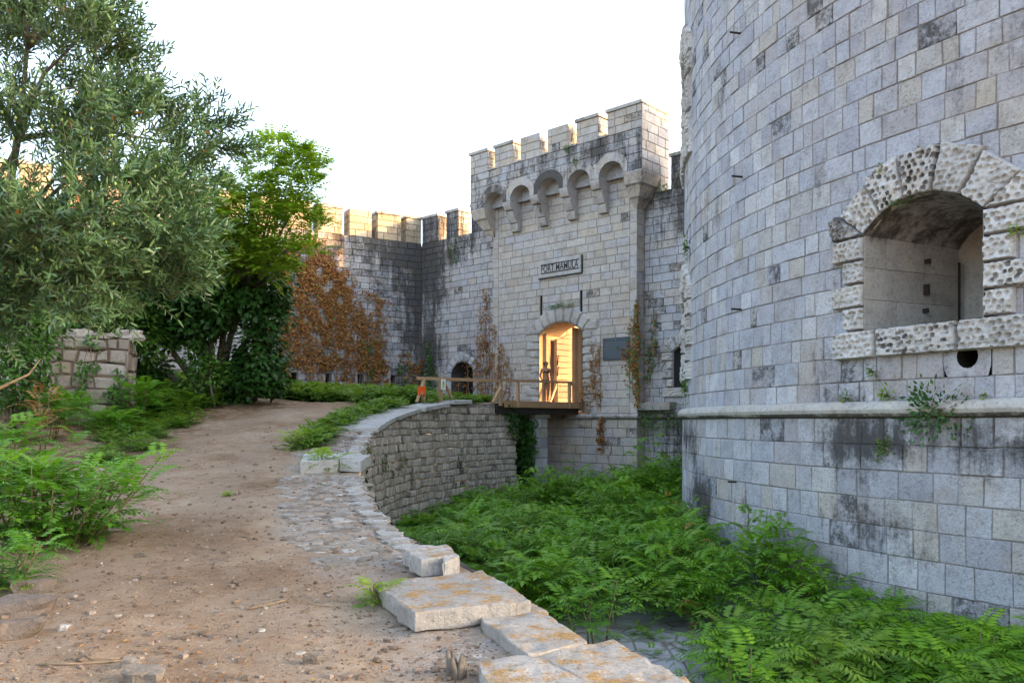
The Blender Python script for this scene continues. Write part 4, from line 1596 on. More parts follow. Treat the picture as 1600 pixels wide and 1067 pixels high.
def gp(px, py, z):
    Y = F * z / (HOR - py)
    return ((px - 800) * Y / F, Y)


cop = 'coping slabs along the edge of the moat'
slab('coping_slab', [gp(583, 912, -1.40), gp(646, 959, -1.40), gp(833, 940, -1.40), gp(756, 893, -1.40)], -1.385, .15, 'large thick dislodged slab jutting out over the moat edge', 'stone slab', group=cop, seed=1)
slab('coping_slab', [gp(626, 855, -1.29), gp(655, 876, -1.29), gp(690, 873, -1.29), gp(695, 880, -1.29), gp(719, 870, -1.29), gp(696, 852, -1.29)], -1.275, .17, 'small white squarish block with a broken corner behind the large slab', 'stone slab', group=cop, seed=2, mat='coping')
slab('coping_slab', [gp(737, 957, -1.49), gp(821, 1023, -1.49), gp(919, 1004, -1.49), gp(833, 943, -1.49)], -1.48, .12, 'thin lichen stained slab lying just in front of the large thick slab', 'stone slab', group=cop, seed=3)
slab('coping_slab', [gp(830, 1026, -1.52), gp(928, 1075, -1.52), gp(960, 1100, -1.52), gp(1085, 1078, -1.52), gp(1046, 1050, -1.52), gp(959, 1003, -1.52)], -1.50, .13, 'orange lichened slab on the moat rim at the bottom of the picture', 'stone slab', group=cop, seed=4)
slab('coping_slab', [gp(747, 1041, -1.53), gp(772, 1085, -1.53), gp(880, 1110, -1.53), gp(950, 1098, -1.53), gp(922, 1073, -1.53), gp(824, 1029, -1.53)], -1.50, .14, 'rough ochre topped slab beside the broken stump', 'stone slab', group=cop, seed=5)
slab('coping_slab', [gp(1040, 1066, -1.58), gp(1052, 1092, -1.58), gp(1115, 1092, -1.58), gp(1068, 1056, -1.58)], -1.565, .10, 'corner of an orange slab just showing at the bottom edge', 'stone slab', group=cop, seed=6)


def ground_hit(px, py):
    """the spot of the path that the photograph shows at (px, py)"""
    Y = 3.6
    while Y < 31:
        x = (px - 800) * Y / F
        z = gz(x, Y)
        if HOR - F * z / Y <= py: break
        Y += .03
    return x, Y, z


def edge_pt(Y, inn, dz=0.):
    """a point beside the moat's edge at depth Y, inn metres on the path's side"""
    best = min(EDL, key=lambda p: abs(p[1] - Y))
    i = EDL.index(best)
    q = EDL[min(i + 1, len(EDL) - 1)]; p = EDL[max(i - 1, 0)]
    d = Vector((q[0] - p[0], q[1] - p[1])).normalized()
    n = Vector((-d.y, d.x))
    t = (Y - p[1]) / (q[1] - p[1]) if abs(q[1] - p[1]) > 1e-6 else 0
    return (p[0] + (q[0] - p[0]) * t + n.x * inn, p[1] + (q[1] - p[1]) * t + n.y * inn)


def edge_slab(Y0, Y1, i0, i1, up, th, label, seed, mat='pale'):
    z0, z1 = gz(*edge_pt(Y0, .4)), gz(*edge_pt(Y1, .4))
    zc = (z0 + z1) / 2 + up
    ym = (Y0 + Y1) / 2
    pts = [edge_pt(Y0, i0), edge_pt(ym, i0), edge_pt(Y1, i0), edge_pt(Y1, i1), edge_pt(ym, i1), edge_pt(Y0, i1)]
    cy = sum(p[1] for p in pts) / 6
    slab('coping_slab', pts, zc, th, label, 'stone slab', mat, cop, .012, 2, (0, (z1 - z0) / (Y1 - Y0)), seed, bevel=.014)


slab('coping_slab', [gp(470, 722, -.76), gp(529, 720, -.76), gp(540, 712, -.77), (-3.55, 17.6), (-4.4, 17.5)], -.70, .26, 'pale block with a weed growing against its front', 'stone slab', 'pale', cop, .010, 2, (0, .03), 12)
slab('coping_slab', [gp(531, 720, -.76), (-2.86, 15.6), (-2.96, 17.4), (-3.5, 17.6), (-3.52, 16.6)], -.715, .22, 'white block on the rim touching the pale block with a weed', 'stone slab', 'pale', cop, .010, 2, (0, .03), 13)
edge_slab(21.0, 22.9, -.10, 1.05, .08, .13, 'first of the flat coping slabs where the weeds begin', 7)
edge_slab(22.95, 25.0, -.10, .95, .08, .12, 'long flat coping slab ahead of the weedy one', 8)
edge_slab(25.3, 26.9, -.14, .7, .10, .14, 'raised coping slab below the white notice', 9)
edge_slab(27.15, 28.2, -.12, .45, .12, .13, 'small last coping slab before the footbridge', 10)

rr = random.Random(5)


def rock_into(mb, x, y, z, a, b, c, rot, rg, n=6, rnd=None):
    seed = rg.random() * 50
    rnd = rg.random() if rnd is None else rnd
    def fn(s, t):
        th, ph = 2 * pi * s, pi * (t - .5)
        p = Vector((cos(th) * cos(ph), sin(th) * cos(ph), sin(ph)))
        k = 1 + .38 * mnoise.noise((p.x * 1.3 + seed, p.y * 1.3, p.z * 1.3)) + (.16 * mnoise.noise((p.x * 3.5 + seed, p.y * 3.5, p.z * 3.5)) if n > 6 else 0)
        q = Vector((max(-.72, min(.72, p.x)) * a * k, max(-.75, min(.75, p.y)) * b * k, max(-.6, min(.6, p.z)) * c * k))
        return (x + q.x * cos(rot) - q.y * sin(rot), y + q.x * sin(rot) + q.y * cos(rot), z + q.z)
    mb.grid(fn, n, max(4, n // 2 + 1), rnd, sm=False)


# gravel of the path
mb = MB()
for k in range(11000):
    Y = 3.9 + 18 * rr.random() ** 1.9
    x = rr.uniform(-.65, .62) * Y
    d = edge_dist(x, Y)
    if d < .15 or d > 7: continue
    s = rr.uniform(.006, .016) if rr.random() < .86 else rr.uniform(.016, .038)
    rock_into(mb, x, Y, gz(x, Y) + s * .2, s * rr.uniform(1, 1.6), s, s * rr.uniform(.5, .9), rr.random() * 3, rr, 5, rnd=rr.random() ** 1.6)
for k in range(8000):
    Y = 3.9 + 5.5 * rr.random() ** 1.3
    x = rr.uniform(-.65, .3) * Y
    if not .15 < edge_dist(x, Y) < 7: continue
    if mnoise.noise((x * 1.3, Y * 1.3, 60)) < -.05: continue
    s = rr.uniform(.004, .009)
    rock_into(mb, x, Y, gz(x, Y) + s * .2, s * 1.3, s, s * .7, rr.random() * 3, rr, 4, rnd=rr.random() ** 1.2)
for k in range(170):
    Y = 3.9 + 12 * rr.random() ** 1.5
    x = rr.uniform(-.6, .3) * Y
    if not .6 < edge_dist(x, Y) < 6: continue
    s = rr.uniform(.025, .06)
    rock_into(mb, x, Y, gz(x, Y) - s * .05, s * rr.uniform(1, 1.6), s, s * .4, rr.random() * 3, rr, 7, rnd=.35 + .25 * rr.random())
tag(mb.build('gravel', M['pebble']), 'loose gravel and small chips scattered over the dirt path', 'gravel', kind='stuff')

mb = MB()
for k in range(3600):
    Y = 3.9 + 18 * rr.random() ** 1.8
    x = rr.uniform(-.65, .62) * Y
    d = edge_dist(x, Y)
    if d < .3 or d > 7 or rr.random() > .25 + .15 * d: continue
    s = rr.uniform(.012, .032)
    a = rr.random() * 6.28; c, sn = cos(a) * s, sin(a) * s; w = rr.uniform(.12, .5)
    z = gz(x, Y) + .008
    mb.face([(x + c, Y + sn, z), (x - sn * w, Y + c * w, z + rr.uniform(0, .012)), (x - c, Y - sn, z + .004), (x + sn * w, Y - c * w, z + rr.uniform(0, .012))], rr.random())
tag(mb.build('leaf_litter', M['creeper']), 'dry leaf litter and bits of bark strewn on the path', 'litter', kind='stuff')

# broken wall top between the slabs
mb = MB()
for k in range(1500):
    Y = rr.choice((rr.uniform(8.8, 15.3), rr.uniform(8.8, 15.3), rr.uniform(17.6, 21.), rr.uniform(4., 8.)))
    x, y = edge_pt(Y, (rr.random() ** 1.3) * (1.35 if Y > 8.8 else .9) + .02)
    s = rr.uniform(.03, .11) if rr.random() < .85 else rr.uniform(.1, .2)
    if Y < 8.8: s *= .55
    rock_into(mb, x, y, gz(x, y) - s * .08, s * rr.uniform(.9, 1.7), s * .8, s * rr.uniform(.16, .36), rr.random() * 3, rr, 7, rnd=rr.random() ** 1.3)
tag(mb.build('rubble', M['rim']), 'broken masonry showing along the top of the moat wall', 'rubble', kind='stuff')
# pale rim stones
mb = MB()
for k in range(56):
    Y = 9.0 + 6.3 * k / 56 + rr.uniform(-.04, .04)
    x, y = edge_pt(Y, .10 + rr.uniform(0, .1))
    s = rr.uniform(.10, .22)
    rock_into(mb, x, y, gz(x, y) - .01, s, s * .9, .07, rr.random() * 3, rr, 10, rnd=.45 + .55 * rr.random())
for k in range(22):
    Y = 17.7 + 3.3 * k / 22
    x, y = edge_pt(Y, .10)
    rock_into(mb, x, y, gz(x, y) + .02, rr.uniform(.15, .25), .18, .08, rr.random() * 3, rr, 9, rnd=.6 + .4 * rr.random())
tag(mb.build('rim_rubble', M['rim']), 'pale worn stones forming the broken rim of the moat wall', 'rubble', kind='stuff')


def rock(px, py, a, b, c, label, seed, mat='rock', rot=0., rnd=.5, n=14, name='rock', cat='stone'):
    x, Y, z = ground_hit(px, py)
    rg = random.Random(seed)
    mb = MB()
    rock_into(mb, x, Y, z + c * .25, a, b, c, rot, rg, n, rnd)
    return tag(mb.build(name, M[mat]), label, cat)


rock(52, 925, .24, .16, .13, 'topmost brown boulder of the row buried in the path edge', 31, rot=.5)
rock(38, 958, .26, .18, .14, 'brown boulder in the middle of the buried row beside the path', 32, rot=.3)
rock(20, 992, .24, .15, .13, 'lowest brown boulder of the buried row beside the path', 33, rot=.6)
rock(225, 1062, .16, .10, .08, 'flat reddish stone at the bottom edge of the path', 34, rnd=.7)
rock(205, 1040, .07, .05, .05, 'small grey stone just above the flat reddish stone', 35, rnd=.9)
rock(487, 1036, .075, .055, .06, 'lone dark stone embedded near the middle of the path front', 36, rnd=.4)
rock(115, 832, .07, .045, .04, 'small whitish stone near the cardboard scrap', 37, 'pale')
rock(132, 655, .32, .16, .2, 'pale angular stone lying in the weeds before the pillar', 38, 'pillar', rnd=.8)
rock(214, 645, .55, .35, .12, 'flat slab fragment at the foot of the pillar', 39, 'pillar', rnd=.6)
rock(218, 870, .06, .04, .04, 'dark pebble half way along the path', 40, rnd=.2)
rock(100, 985, .05, .04, .04, 'pale lilac pebble beside the buried boulders', 41, 'pale')
rock(662, 880, .16, .1, .07, 'wedge of rubble propping the small white block', 42, 'pillar')

rg = random.Random(21)
for dx, dy, a, b, c, rn in ((-.62, -.25, .42, .35, .20, .8), (.05, -.3, .38, .4, .12, .5), (.62, -.1, .45, .42, .24, .95), (-.4, .45, .4, .35, .16, .6), (.4, .5, .4, .35, .18, .7)):
    m = MB()
    rock_into(m, PX + dx * pe.x - dy * pe.y, PY + dx * pe.y + dy * pe.x, 2.22 + c * .35, a, b, c, .3, rg, 12, rn)
    m.build('crown_stone', M['pillar'], pil)

# cardboard scrap, twigs, stump
z = -1.44
cx, cy = gp(50, 817, z)
m = MB()
P_ = [(-.19, -.08, .03), (.0, -.10, .05), (.20, -.02, .02), (.16, .09, .045), (-.05, .10, .06), (-.16, .04, .04)]
P_ = [(cx + x, cy + y * 1.8, gz(cx, cy) + zz + .01) for x, y, zz in P_]
m.face(P_); m.face([(x, y, zz - .012) for x, y, zz in P_][::-1])
for i in range(6):
    j = (i + 1) % 6
    m.face([P_[i], (P_[i][0], P_[i][1], P_[i][2] - .012), (P_[j][0], P_[j][1], P_[j][2] - .012), P_[j]])
tag(m.build('cardboard_scrap', M['card']), 'bent scrap of buff cardboard lying below the big green shrub', 'cardboard')


def twig(pix, r, label, mat='twig'):
    pts = []
    for px, py in pix:
        x, Y, z = ground_hit(px, py)
        pts.append((x, Y, z + r * 1.3))
    m = MB()
    m.tube(pts, [r * (1 - .5 * i / (len(pts) - 1)) for i in range(len(pts))], 6)
    tag(m.build('twig', M[mat]), label, 'twig')


twig([(60, 1041), (110, 1040), (160, 1037), (214, 1033)], .008, 'long thin reddish twig near the bottom of the path')
twig([(128, 1022), (145, 1034), (152, 1030), (190, 1032)], .005, 'thin forked yellow twig touching the long reddish one')
twig([(385, 955), (420, 948), (446, 940), (458, 930)], .010, 'crooked straw coloured twig half way across the path')
twig([(480, 944), (500, 947), (527, 950)], .006, 'short straight twig between the path middle and large slab')
x, y = gp(713, 1046, -1.55)
st = empty('stump', (x, y, gz(x, y)), 'small split stump of dry wood beside the ochre topped slab', 'stump')
m = MB()
rg = random.Random(3)
for k in range(7):
    a = k * .9; ox, oy = .035 * cos(a), .035 * sin(a)
    m.tube([(x + ox, y + oy, gz(x, y) - .05), (x + ox * 1.2, y + oy * 1.2, gz(x, y) + .05), (x + ox * 1.5 + rg.uniform(-.02, .02), y + oy * 1.4, gz(x, y) + rg.uniform(.08, .16))], [.028, .026, .010], 6, rnd=rg.random())
m.build('split_wood', M['bark'], st)

# ------------------------------------------------------------------ vegetation
class Leaves(MB):
    def leaf(self, p, d, up, L, W, rnd, shape=6, mi=0, fold=.0):
        d = d.normalized()
        s = d.cross(up)
        if s.length < 1e-4: s = d.cross(Vector((1, .2, .1)))
        s.normalize()
        n = s.cross(d)
        h = W * .5
        if shape == 6:
            q = (p, p + d * L * .3 + s * h, p + d * L * .68 + s * h * .85, p + d * L, p + d * L * .68 - s * h * .85, p + d * L * .3 - s * h)
        elif shape == 5:
            q = (p, p + d * L * .25 + s * h, p + d * L * .75 + s * h * .55, p + d * L, p + d * L * .3 - s * h)
        else:
            q = (p, p + d * L * .45 + s * h, p + d * L, p + d * L * .45 - s * h)
        if fold and shape == 6:
            a = (p, q[1], q[2], q[3]); b = (p, q[3], q[4], q[5])
            off = n * (fold * h)
            self.face([tuple(a[0]), tuple(a[1] + off), tuple(a[2] + off), tuple(a[3])], rnd, mi=mi)
            self.face([tuple(b[0]), tuple(b[1]), tuple(b[2] + off), tuple(b[3] + off)], rnd, mi=mi)
        else:
            self.face([tuple(x) for x in q], rnd, mi=mi)

    def frond(self, p, d, L, npair, ll, lw, rg, droop=.5, rnd=.5, mi=0, stem_mi=None, shape=4, up=Vector((0, 0, 1))):
        """a pinnate leaf: leaflets in pairs along a drooping rachis"""
        d = d.normalized()
        s = d.cross(up)
        if s.length < 1e-3: s = Vector((1, 0, 0))
        s.normalize()
        pos = Vector(p); step = L / npair
        pts = [pos.copy()]
        for i in range(npair + 1):
            t = i / npair
            dd = (d + Vector((0, 0, -1)) * droop * t * t * 1.6).normalized()
            pos = pos + dd * step
            pts.append(pos.copy())
            n = s.cross(dd)
            k = (.55 + .45 * sin(pi * min(1, t * .8 + .2))) * (1 if t < .85 else .8)
            if i < 1 and npair > 6: continue
            for sg in (-1, 1):
                ld = (s * sg * .86 + dd * .5 - Vector((0, 0, 1)) * (.18 + .2 * rg.random())).normalized()
                self.leaf(pos + s * sg * .004, ld, n, ll * k * rg.uniform(.85, 1.12), lw * k, min(1, max(0, rnd + rg.uniform(-.14, .14))), shape, mi)
        self.leaf(pos, dd, s.cross(dd), ll * .8, lw, rnd, shape, mi)
        if stem_mi is not None:
            self.tube([pts[0], pts[len(pts) // 2], pts[-1]], [.006, .004, .002], 3, mi=stem_mi, cap=False)

    def shrub(self, x, y, z, h, rg, nst=3, nfr=9, fl=.5, npair=9, ll=.13, lw=.042, spread=.5, mi=0, stem=None, droop=.55, rnd0=.5, lean=(0, 0), low=.30):
        for _ in range(nst):
            a = rg.random() * 2 * pi; sp = spread * rg.random()
            hh = h * rg.uniform(.65, 1.05)
            b = Vector((x + sp * cos(a) * .5, y + sp * sin(a) * .5, z - .04))
            tp = Vector((x + sp * cos(a) * 1.2 + lean[0] * hh, y + sp * sin(a) * 1.2 + lean[1] * hh, z + hh * .82))
            md = (b + tp) / 2 + Vector((rg.uniform(-.06, .06), rg.uniform(-.06, .06), 0))
            if stem is not None: stem.tube([b, md, tp], [.016, .012, .006], 5)
            a0 = rg.random() * 6.28
            rs = rnd0 + rg.uniform(-.16, .16)
            for k in range(nfr):
                t = low + (1 - low) * (k + .5) / nfr
                p = b.lerp(md, t * 2) if t < .5 else md.lerp(tp, t * 2 - 1)
                az = a0 + k * 2.4
                e = .25 + .75 * t * t + rg.uniform(-.1, .15)
                d = Vector((cos(az), sin(az), e))
                self.frond(p, d, fl * (.75 + .4 * sin(pi * t)) * rg.uniform(.8, 1.1), npair, ll, lw, rg, droop, min(1, max(0, rs + .5 * (t - .55))), mi)


def plant(name, label, cat, x, y, z, h, seed, mat='ailanthus', group=None, **kw):
    rg = random.Random(seed)
    o = empty(name, (x, y, z), label, cat, group)
    lv, stm = Leaves(), MB()
    lv.shrub(x, y, z, h, rg, stem=stm, **kw)
    lv.build('foliage', M[mat], o)
    stm.build('stem', M['stem'], o)
    return o


# moat thicket: one mass of young trees of heaven
rg = random.Random(77)
lv = Leaves()
cnt = 0
for k in range(2600):
    az = radians(rg.uniform(138, 262)); w = rg.random()
    r0, r1 = TR + .35, edge_r(az) - .25
    r = r0 + (r1 - r0) * w
    x, y = TC[0] + r * cos(az), TC[1] + r * sin(az)
    if y > 31.5 or y < 3.2: continue
    if az < A_END and x < .5: continue
    s = (x - PL.x) * gb.x + (y - PL.y) * gb.y
    if s > .3: continue
    # the bare paving in front of the thicket
    if 9.6 < y < 12.6 and x < 2.75 + (y - 10) * .1: continue
    if y < 9.6 and x < 2.5: continue
    if rg.random() > (.46 if y > 9 else .42): continue
    h = 1.08 + .75 * mnoise.noise((x * .6, y * .6, 2)) + rg.uniform(-.25, .35)
    if y > 24: h *= 1.1
    if y < 13: h *= .52 + .26 * max(0, y - 12)
    if w > .62 and y > 12: h *= .95 - 1.55 * (w - .62)
    if w < .22 and y > 13: h *= 1.25
    if y > 24: h *= 1.25
    near = y < 13
    if mnoise.noise((x * .75, y * .75, 33)) < -.30: continue
    ks = rg.uniform(.72, 1.25)
    lv.shrub(x, y, MOAT, max(.45, h), rg, 2, 8, .60 * ks, rg.choice((8, 9, 10, 11)), .165 * ks, (.045 if near else .055) * ks, .4, 1 if mnoise.noise((x * .9, y * .9, 50)) + rg.uniform(-.2, .2) > .22 else 0, None, rg.uniform(.5, .9), .42 + .35 * mnoise.noise((x * .8, y * .8, 9)), low=.35)
    if rg.random() < .05:
        lv.shrub(x + .1, y, MOAT, max(.5, h * 1.05), rg, 1, 6, .4, 8, .09, .03, .2, 2, None, .9, .7, low=.4)
    if rg.random() < .30:
        for q in range(14):               # rank grass between the stems
            a = rg.random() * 6.28; rr_ = rg.random() * .35
            b0 = Vector((x + rr_ * cos(a), y + rr_ * sin(a), MOAT))
            lv.leaf(b0, Vector((rg.uniform(-.35, .35), rg.uniform(-.35, .35), 1)), Vector((rg.uniform(-1, 1), rg.uniform(-1, 1), 0)), rg.uniform(.5, 1.) * max(.6, h), .022, rg.random(), 4, 3)
    cnt += 1
for k in range(15):
    y = rg.uniform(9.2, 12.7); x = rg.uniform(.9, 3.0)
    if edge_dist(x, y) > -.2: continue
    lv.shrub(x, y, MOAT, rg.uniform(.08, .22), rg, 2, 5, .16, 6, .06, .022, .12, rg.choice((0, 1)), None, .6, .5, low=.1)
tag(lv.build('undergrowth', [M['moatleaf'], M['moattip'], M['creeper'], M['grass']]), 'thicket of young feathery leaved trees filling the moat', 'undergrowth', kind='stuff')

sh = 'taller shrubs standing out of the moat thicket'
plant('moat_shrub', 'tall feathery shrub growing beside the ivy clad pier', 'shrub', *at(893, 0, 27.5)[:2], MOAT, 2.1, 1, 'ailanthus', sh, nst=4, nfr=9, fl=.7, ll=.2, lw=.06, spread=.5)
plant('moat_shrub', 'feathery shrub climbing against the foot of the round tower', 'shrub', *at(1120, 0, 17.6)[:2], MOAT, 1.75, 2, 'moatleaf', sh, nst=6, nfr=9, fl=.6, ll=.16, lw=.05, spread=.7)
plant('moat_shrub', 'upright shrub standing before the dark stained tower blocks', 'shrub', *at(1262, 0, 13.2)[:2], MOAT, 1.5, 3, 'moatleaf', sh, nst=4, nfr=9, fl=.55, ll=.15, lw=.045, spread=.5)
plant('moat_shrub', 'spindly tall shrub with pale tips near the right picture edge', 'shrub', *at(1535, 0, 9.6)[:2], MOAT, 1.2, 4, 'moatleaf', sh, nst=3, nfr=8, fl=.5, ll=.14, lw=.042, spread=.3)
plant('moat_shrub', 'bright shrub hugging the curved retaining wall', 'shrub', *at(752, 0, 17.5)[:2], MOAT, 1.75, 5, 'ailanthus', sh, nst=5, nfr=9, fl=.6, ll=.16, lw=.05, spread=.7)
plant('moat_shrub', 'bushy shrub overhanging the bare paving at the bottom of the moat', 'shrub', *at(1150, 0, 8.3)[:2], MOAT, 1.15, 6, 'moatleaf', sh, nst=4, nfr=9, fl=.55, ll=.15, lw=.045, spread=.5)
plant('moat_shrub', 'shrub with yellow green tip near the lower middle of the moat', 'shrub', *at(930, 0, 11.6)[:2], MOAT, 1.25, 7, 'ailanthus', sh, nst=4, nfr=9, fl=.5, ll=.15, lw=.045, spread=.4)

# left verge
bk = 'feathery shrubs along the verge of the path'
x, y, z = on_ground(70, 9.6)
plant('verge_shrub', 'big bright green feathery shrub spilling over the path edge', 'shrub', x, y, z, 1.15, 21, 'ailanthus', bk, nst=30, nfr=11, fl=.52, npair=10, ll=.13, lw=.045, spread=1.1, low=.1)
x, y, z = on_ground(0, 10.4)
plant('verge_shrub', 'leafy shrub pressed against the picture edge behind the big one', 'shrub', x - .3, y, z, 1.3, 22, 'ailanthus', bk, nst=18, nfr=9, fl=.5, npair=10, ll=.12, lw=.04, spread=.8, low=.2)
x, y, z = on_ground(5, 7.6)
plant('verge_shrub', 'low shrub between the cardboard scrap and buried boulders', 'shrub', x, y, z, .5, 23, 'ailanthus', bk, nst=12, nfr=8, fl=.32, npair=9, ll=.09, lw=.03, spread=.5, low=.15)
x, y, z = on_ground(20, 14)
plant('verge_shrub', 'dense dull green shrub under the olive branches', 'shrub', x, y, z, 1.3, 24, 'ailanthus', bk, nst=9, nfr=9, fl=.55, npair=10, ll=.14, lw=.045, spread=1., low=.2, rnd0=.4)
for i, (px, Y, h, nst, lab) in enumerate(((128, 20.4, 1.0, 5, 'dark fern like shrub in front of the ruined pillar'), (222, 21.8, 1.35, 5, 'fern like shrub at the right flank of the ruined pillar'),
                                        (75, 18.5, 1.2, 6, 'feathery shrub left of the pillar foot'), (190, 20.2, .55, 4, 'low leafy plant at the pillar base'))):
    x, y, z = on_ground(px, Y)
    plant('verge_shrub', lab, 'shrub', x, y, z, h, 30 + i, 'ailanthus', bk, nst=nst, nfr=9, fl=.7, npair=11, ll=.18, lw=.05, spread=.6, low=.3, rnd0=.42)
x, y, z = on_ground(62, 16.5)
plant('dead_weed', 'withered brown weed among the green shrubs near the pillar', 'weed', x, y, z, 1.75, 41, 'creeper', None, nst=3, nfr=9, fl=.5, npair=10, ll=.11, lw=.035, spread=.3, low=.3, rnd0=.8)

# weeds of the verge, of the far bank and of the coping
lv = Leaves()
rg = random.Random(9)
for k in range(900):
    px = rg.uniform(150, 330); Y = rg.uniform(12.5, 23.5)
    x, y, z = on_ground(px, Y)
    d = edge_dist(x, y)
    if d < 5.1 + 1.2 * mnoise.noise((x, y, 4)) or d > 12: continue
    if rg.random() < .35: continue
    lv.shrub(x, y, z, rg.uniform(.08, .32), rg, 2, 5, .22, 5, .09, .035, .25, 0, None, .5, .55, low=.1)
for k in range(620):                       # far verge in front of the curtain wall
    px = rg.uniform(225, 660); Y = rg.uniform(29.3 if px < 560 else 27., 34.5)
    x, y, z = on_ground(px, Y)
    if edge_dist(x, y) < .3: continue
    lv.shrub(x, y, z, rg.uniform(.3, .62) + .25 * mnoise.noise((x * .7, y * .7, 1)), rg, 2, 6, .5, 6, .2, .07, .5, 0, None, .5, .62 + .25 * mnoise.noise((x * .4, y * .4, 7)), low=.15)
for k in range(150):                       # left of the far bend
    px = rg.uniform(200, 330); Y = rg.uniform(23, 27)
    x, y, z = on_ground(px, Y)
    if edge_dist(x, y) < 6.2: continue
    lv.shrub(x, y, z, rg.uniform(.25, .6), rg, 2, 6, .45, 6, .18, .06, .5, 0, None, .5, .5, low=.15)
for k in range(330):                       # behind the coping
    Y = rg.uniform(18.6, 31.)
    inn_ = rg.uniform(.95, 1.35) if Y < 23 else rg.uniform(.8, 1.5) if Y < 26 else rg.uniform(.5, 1.9)
    if rg.random() < (.7 if Y < 21.5 else .35): continue
    x, y = edge_pt(min(Y, 30), inn_)
    z = gz(x, y)
    lv.shrub(x, y, z, rg.uniform(.15, .36), rg, 2, 6, .28, 6, .12, .045, .3, 0, None, .5, .6, low=.1)
tag(lv.build('ground_cover_weeds', M['cover']), 'low green weeds carpeting the verges and the far bank', 'weeds', kind='stuff')

wd = 'small weeds along the path'
for i, (px, py, h, lab) in enumerate(((505, 735, .42, 'yellow green weed sprouting against the pale block'), (583, 945, .2, 'small weed tuft under the corner of the large slab'),
                                      (30, 930, .1, 'tiny sprig beside the buried boulders'), (470, 700, .4, 'dark weed clump at the near end of the weedy coping'),
                                      (355, 775, .06, 'tiny yellow weed lying on the open path'))):
    x, Y, z = ground_hit(px, py)
    plant('weed', lab, 'weed', x, Y, z, h, 50 + i, 'bright', wd, nst=4, nfr=6, fl=h * .8 + .05, npair=6, ll=.3 * h + .02, lw=.1 * h + .008, spread=h * .7, low=.1)


# ---- olive tree
def clump_twigs(lv, br, c, rad, ntw, rg, origin, L=(.22, .42), nl=(14, 24), ll=(.065, .10), lw=.0165, flat=.8, dead=.0):
    for _ in range(ntw):
        v = Vector((rg.gauss(0, 1), rg.gauss(0, 1), rg.gauss(0, 1))).normalized() * (rg.random() ** .45)
        p = Vector(c) + Vector((v.x * rad, v.y * rad, v.z * rad * flat))
        out = (p - Vector(origin)).normalized()
        d = (out * .8 + Vector((rg.uniform(-.7, .7), rg.uniform(-.7, .7), rg.uniform(-.5, .75)))).normalized()
        LL = rg.uniform(*L); n = rg.randint(*nl)
        s = d.cross(Vector((rg.uniform(-1, 1), rg.uniform(-1, 1), 1))).normalized()
        n2 = d.cross(s)
        base = rg.uniform(.15, .8)
        for i in range(n):
            t = i / n
            q = p + d * LL * t - Vector((0, 0, 1)) * .12 * LL * t * t
            a = (i % 2) * pi + (i // 2 % 2) * pi / 2 + rg.uniform(-.5, .5)
            ld = d * .75 + (s * cos(a) + n2 * sin(a)) * .75
            lv.leaf(q, ld, Vector((rg.uniform(-1, 1), rg.uniform(-1, 1), rg.uniform(-.2, 1))), rg.uniform(*ll), lw, min(1, max(0, base + rg.uniform(-.2, .2))), 6,
                    1 if rg.random() < dead else 0)
        if br is not None and rg.random() < .6:
            br.tube([p, p + d * LL * .9 - Vector((0, 0, 1)) * .1 * LL], [.004, .0015], 3, cap=False)


rg = random.Random(4)
ox, oy = -6.7, 8.9
olive = empty('olive_tree', (ox, oy, gz(ox, oy)), 'silvery olive tree leaning over the path from the left', 'tree')
trunk, lv = MB(), Leaves()
tb = Vector((ox, oy, gz(ox, oy) - .1))
fork = Vector((-6.15, 8.6, .15))
trunk.tube([tb, Vector((-6.55, 8.85, -.6)), fork], [.11, .085, .07], 9)
lead = [fork, Vector((-5.5, 8.3, .9)), Vector((-4.9, 7.9, 1.7)), Vector((-4.55, 7.6, 2.6)), Vector((-4.4, 7.5, 3.4))]
trunk.tube(lead, [.07, .06, .048, .03, .015], 8)
OC = [(20, 30, 7.6, .50), (90, 20, 7.4, .42), (128, 58, 7.2, .32), (60, 110, 7.5, .50), (125, 135, 7.2, .44), (40, 200, 7.2, .55), (130, 220, 7.0, .55), (182, 205, 7.2, .38),
      (205, 272, 7.0, .40), (60, 300, 6.8, .55), (150, 320, 6.7, .55), (235, 335, 7.3, .34), (268, 255, 7.8, .27), (305, 230, 8.2, .22), (285, 290, 8., .24), (215, 370, 7.2, .34), (240, 395, 7.0, .24),
      (40, 385, 6.8, .5), (130, 385, 6.8, .42), (180, 405, 6.9, .28), (110, 415, 7., .28), (40, 440, 7.1, .36), (15, 470, 7.2, .3), (-20, 480, 7.3, .4), (235, 350, 6.8, .26), (5, 490, 7.3, .28), (-60, 120, 7.5, .6), (-70, 300, 7.2, .6), (-60, 430, 7.2, .5),
      (80, -40, 7.5, .4), (10, -60, 7.6, .5)]
org = (-4.9, 8.2, .9)
for px, py, Y, r in OC:
    c = at(px, py, Y)
    for q in range(3):           # each bough breaks into uneven sprays
        o3 = Vector((rg.gauss(0, .5), rg.gauss(0, .5), rg.gauss(0, .45))) * r
        clump_twigs(lv, trunk, Vector(c) + o3, r * rg.uniform(.5, .85), int(104 * r ** 2) + 7, rg, org, dead=.005)
    st0 = max((q for q in lead if q.z < c[2] - .05), key=lambda q: q.z, default=fork)
    mid = st0.lerp(Vector(c), .5) + Vector((rg.uniform(-.15, .15), rg.uniform(-.15, .15), .12))
    trunk.tube([st0, mid, Vector(c)], [.030, .017, .005], 6)
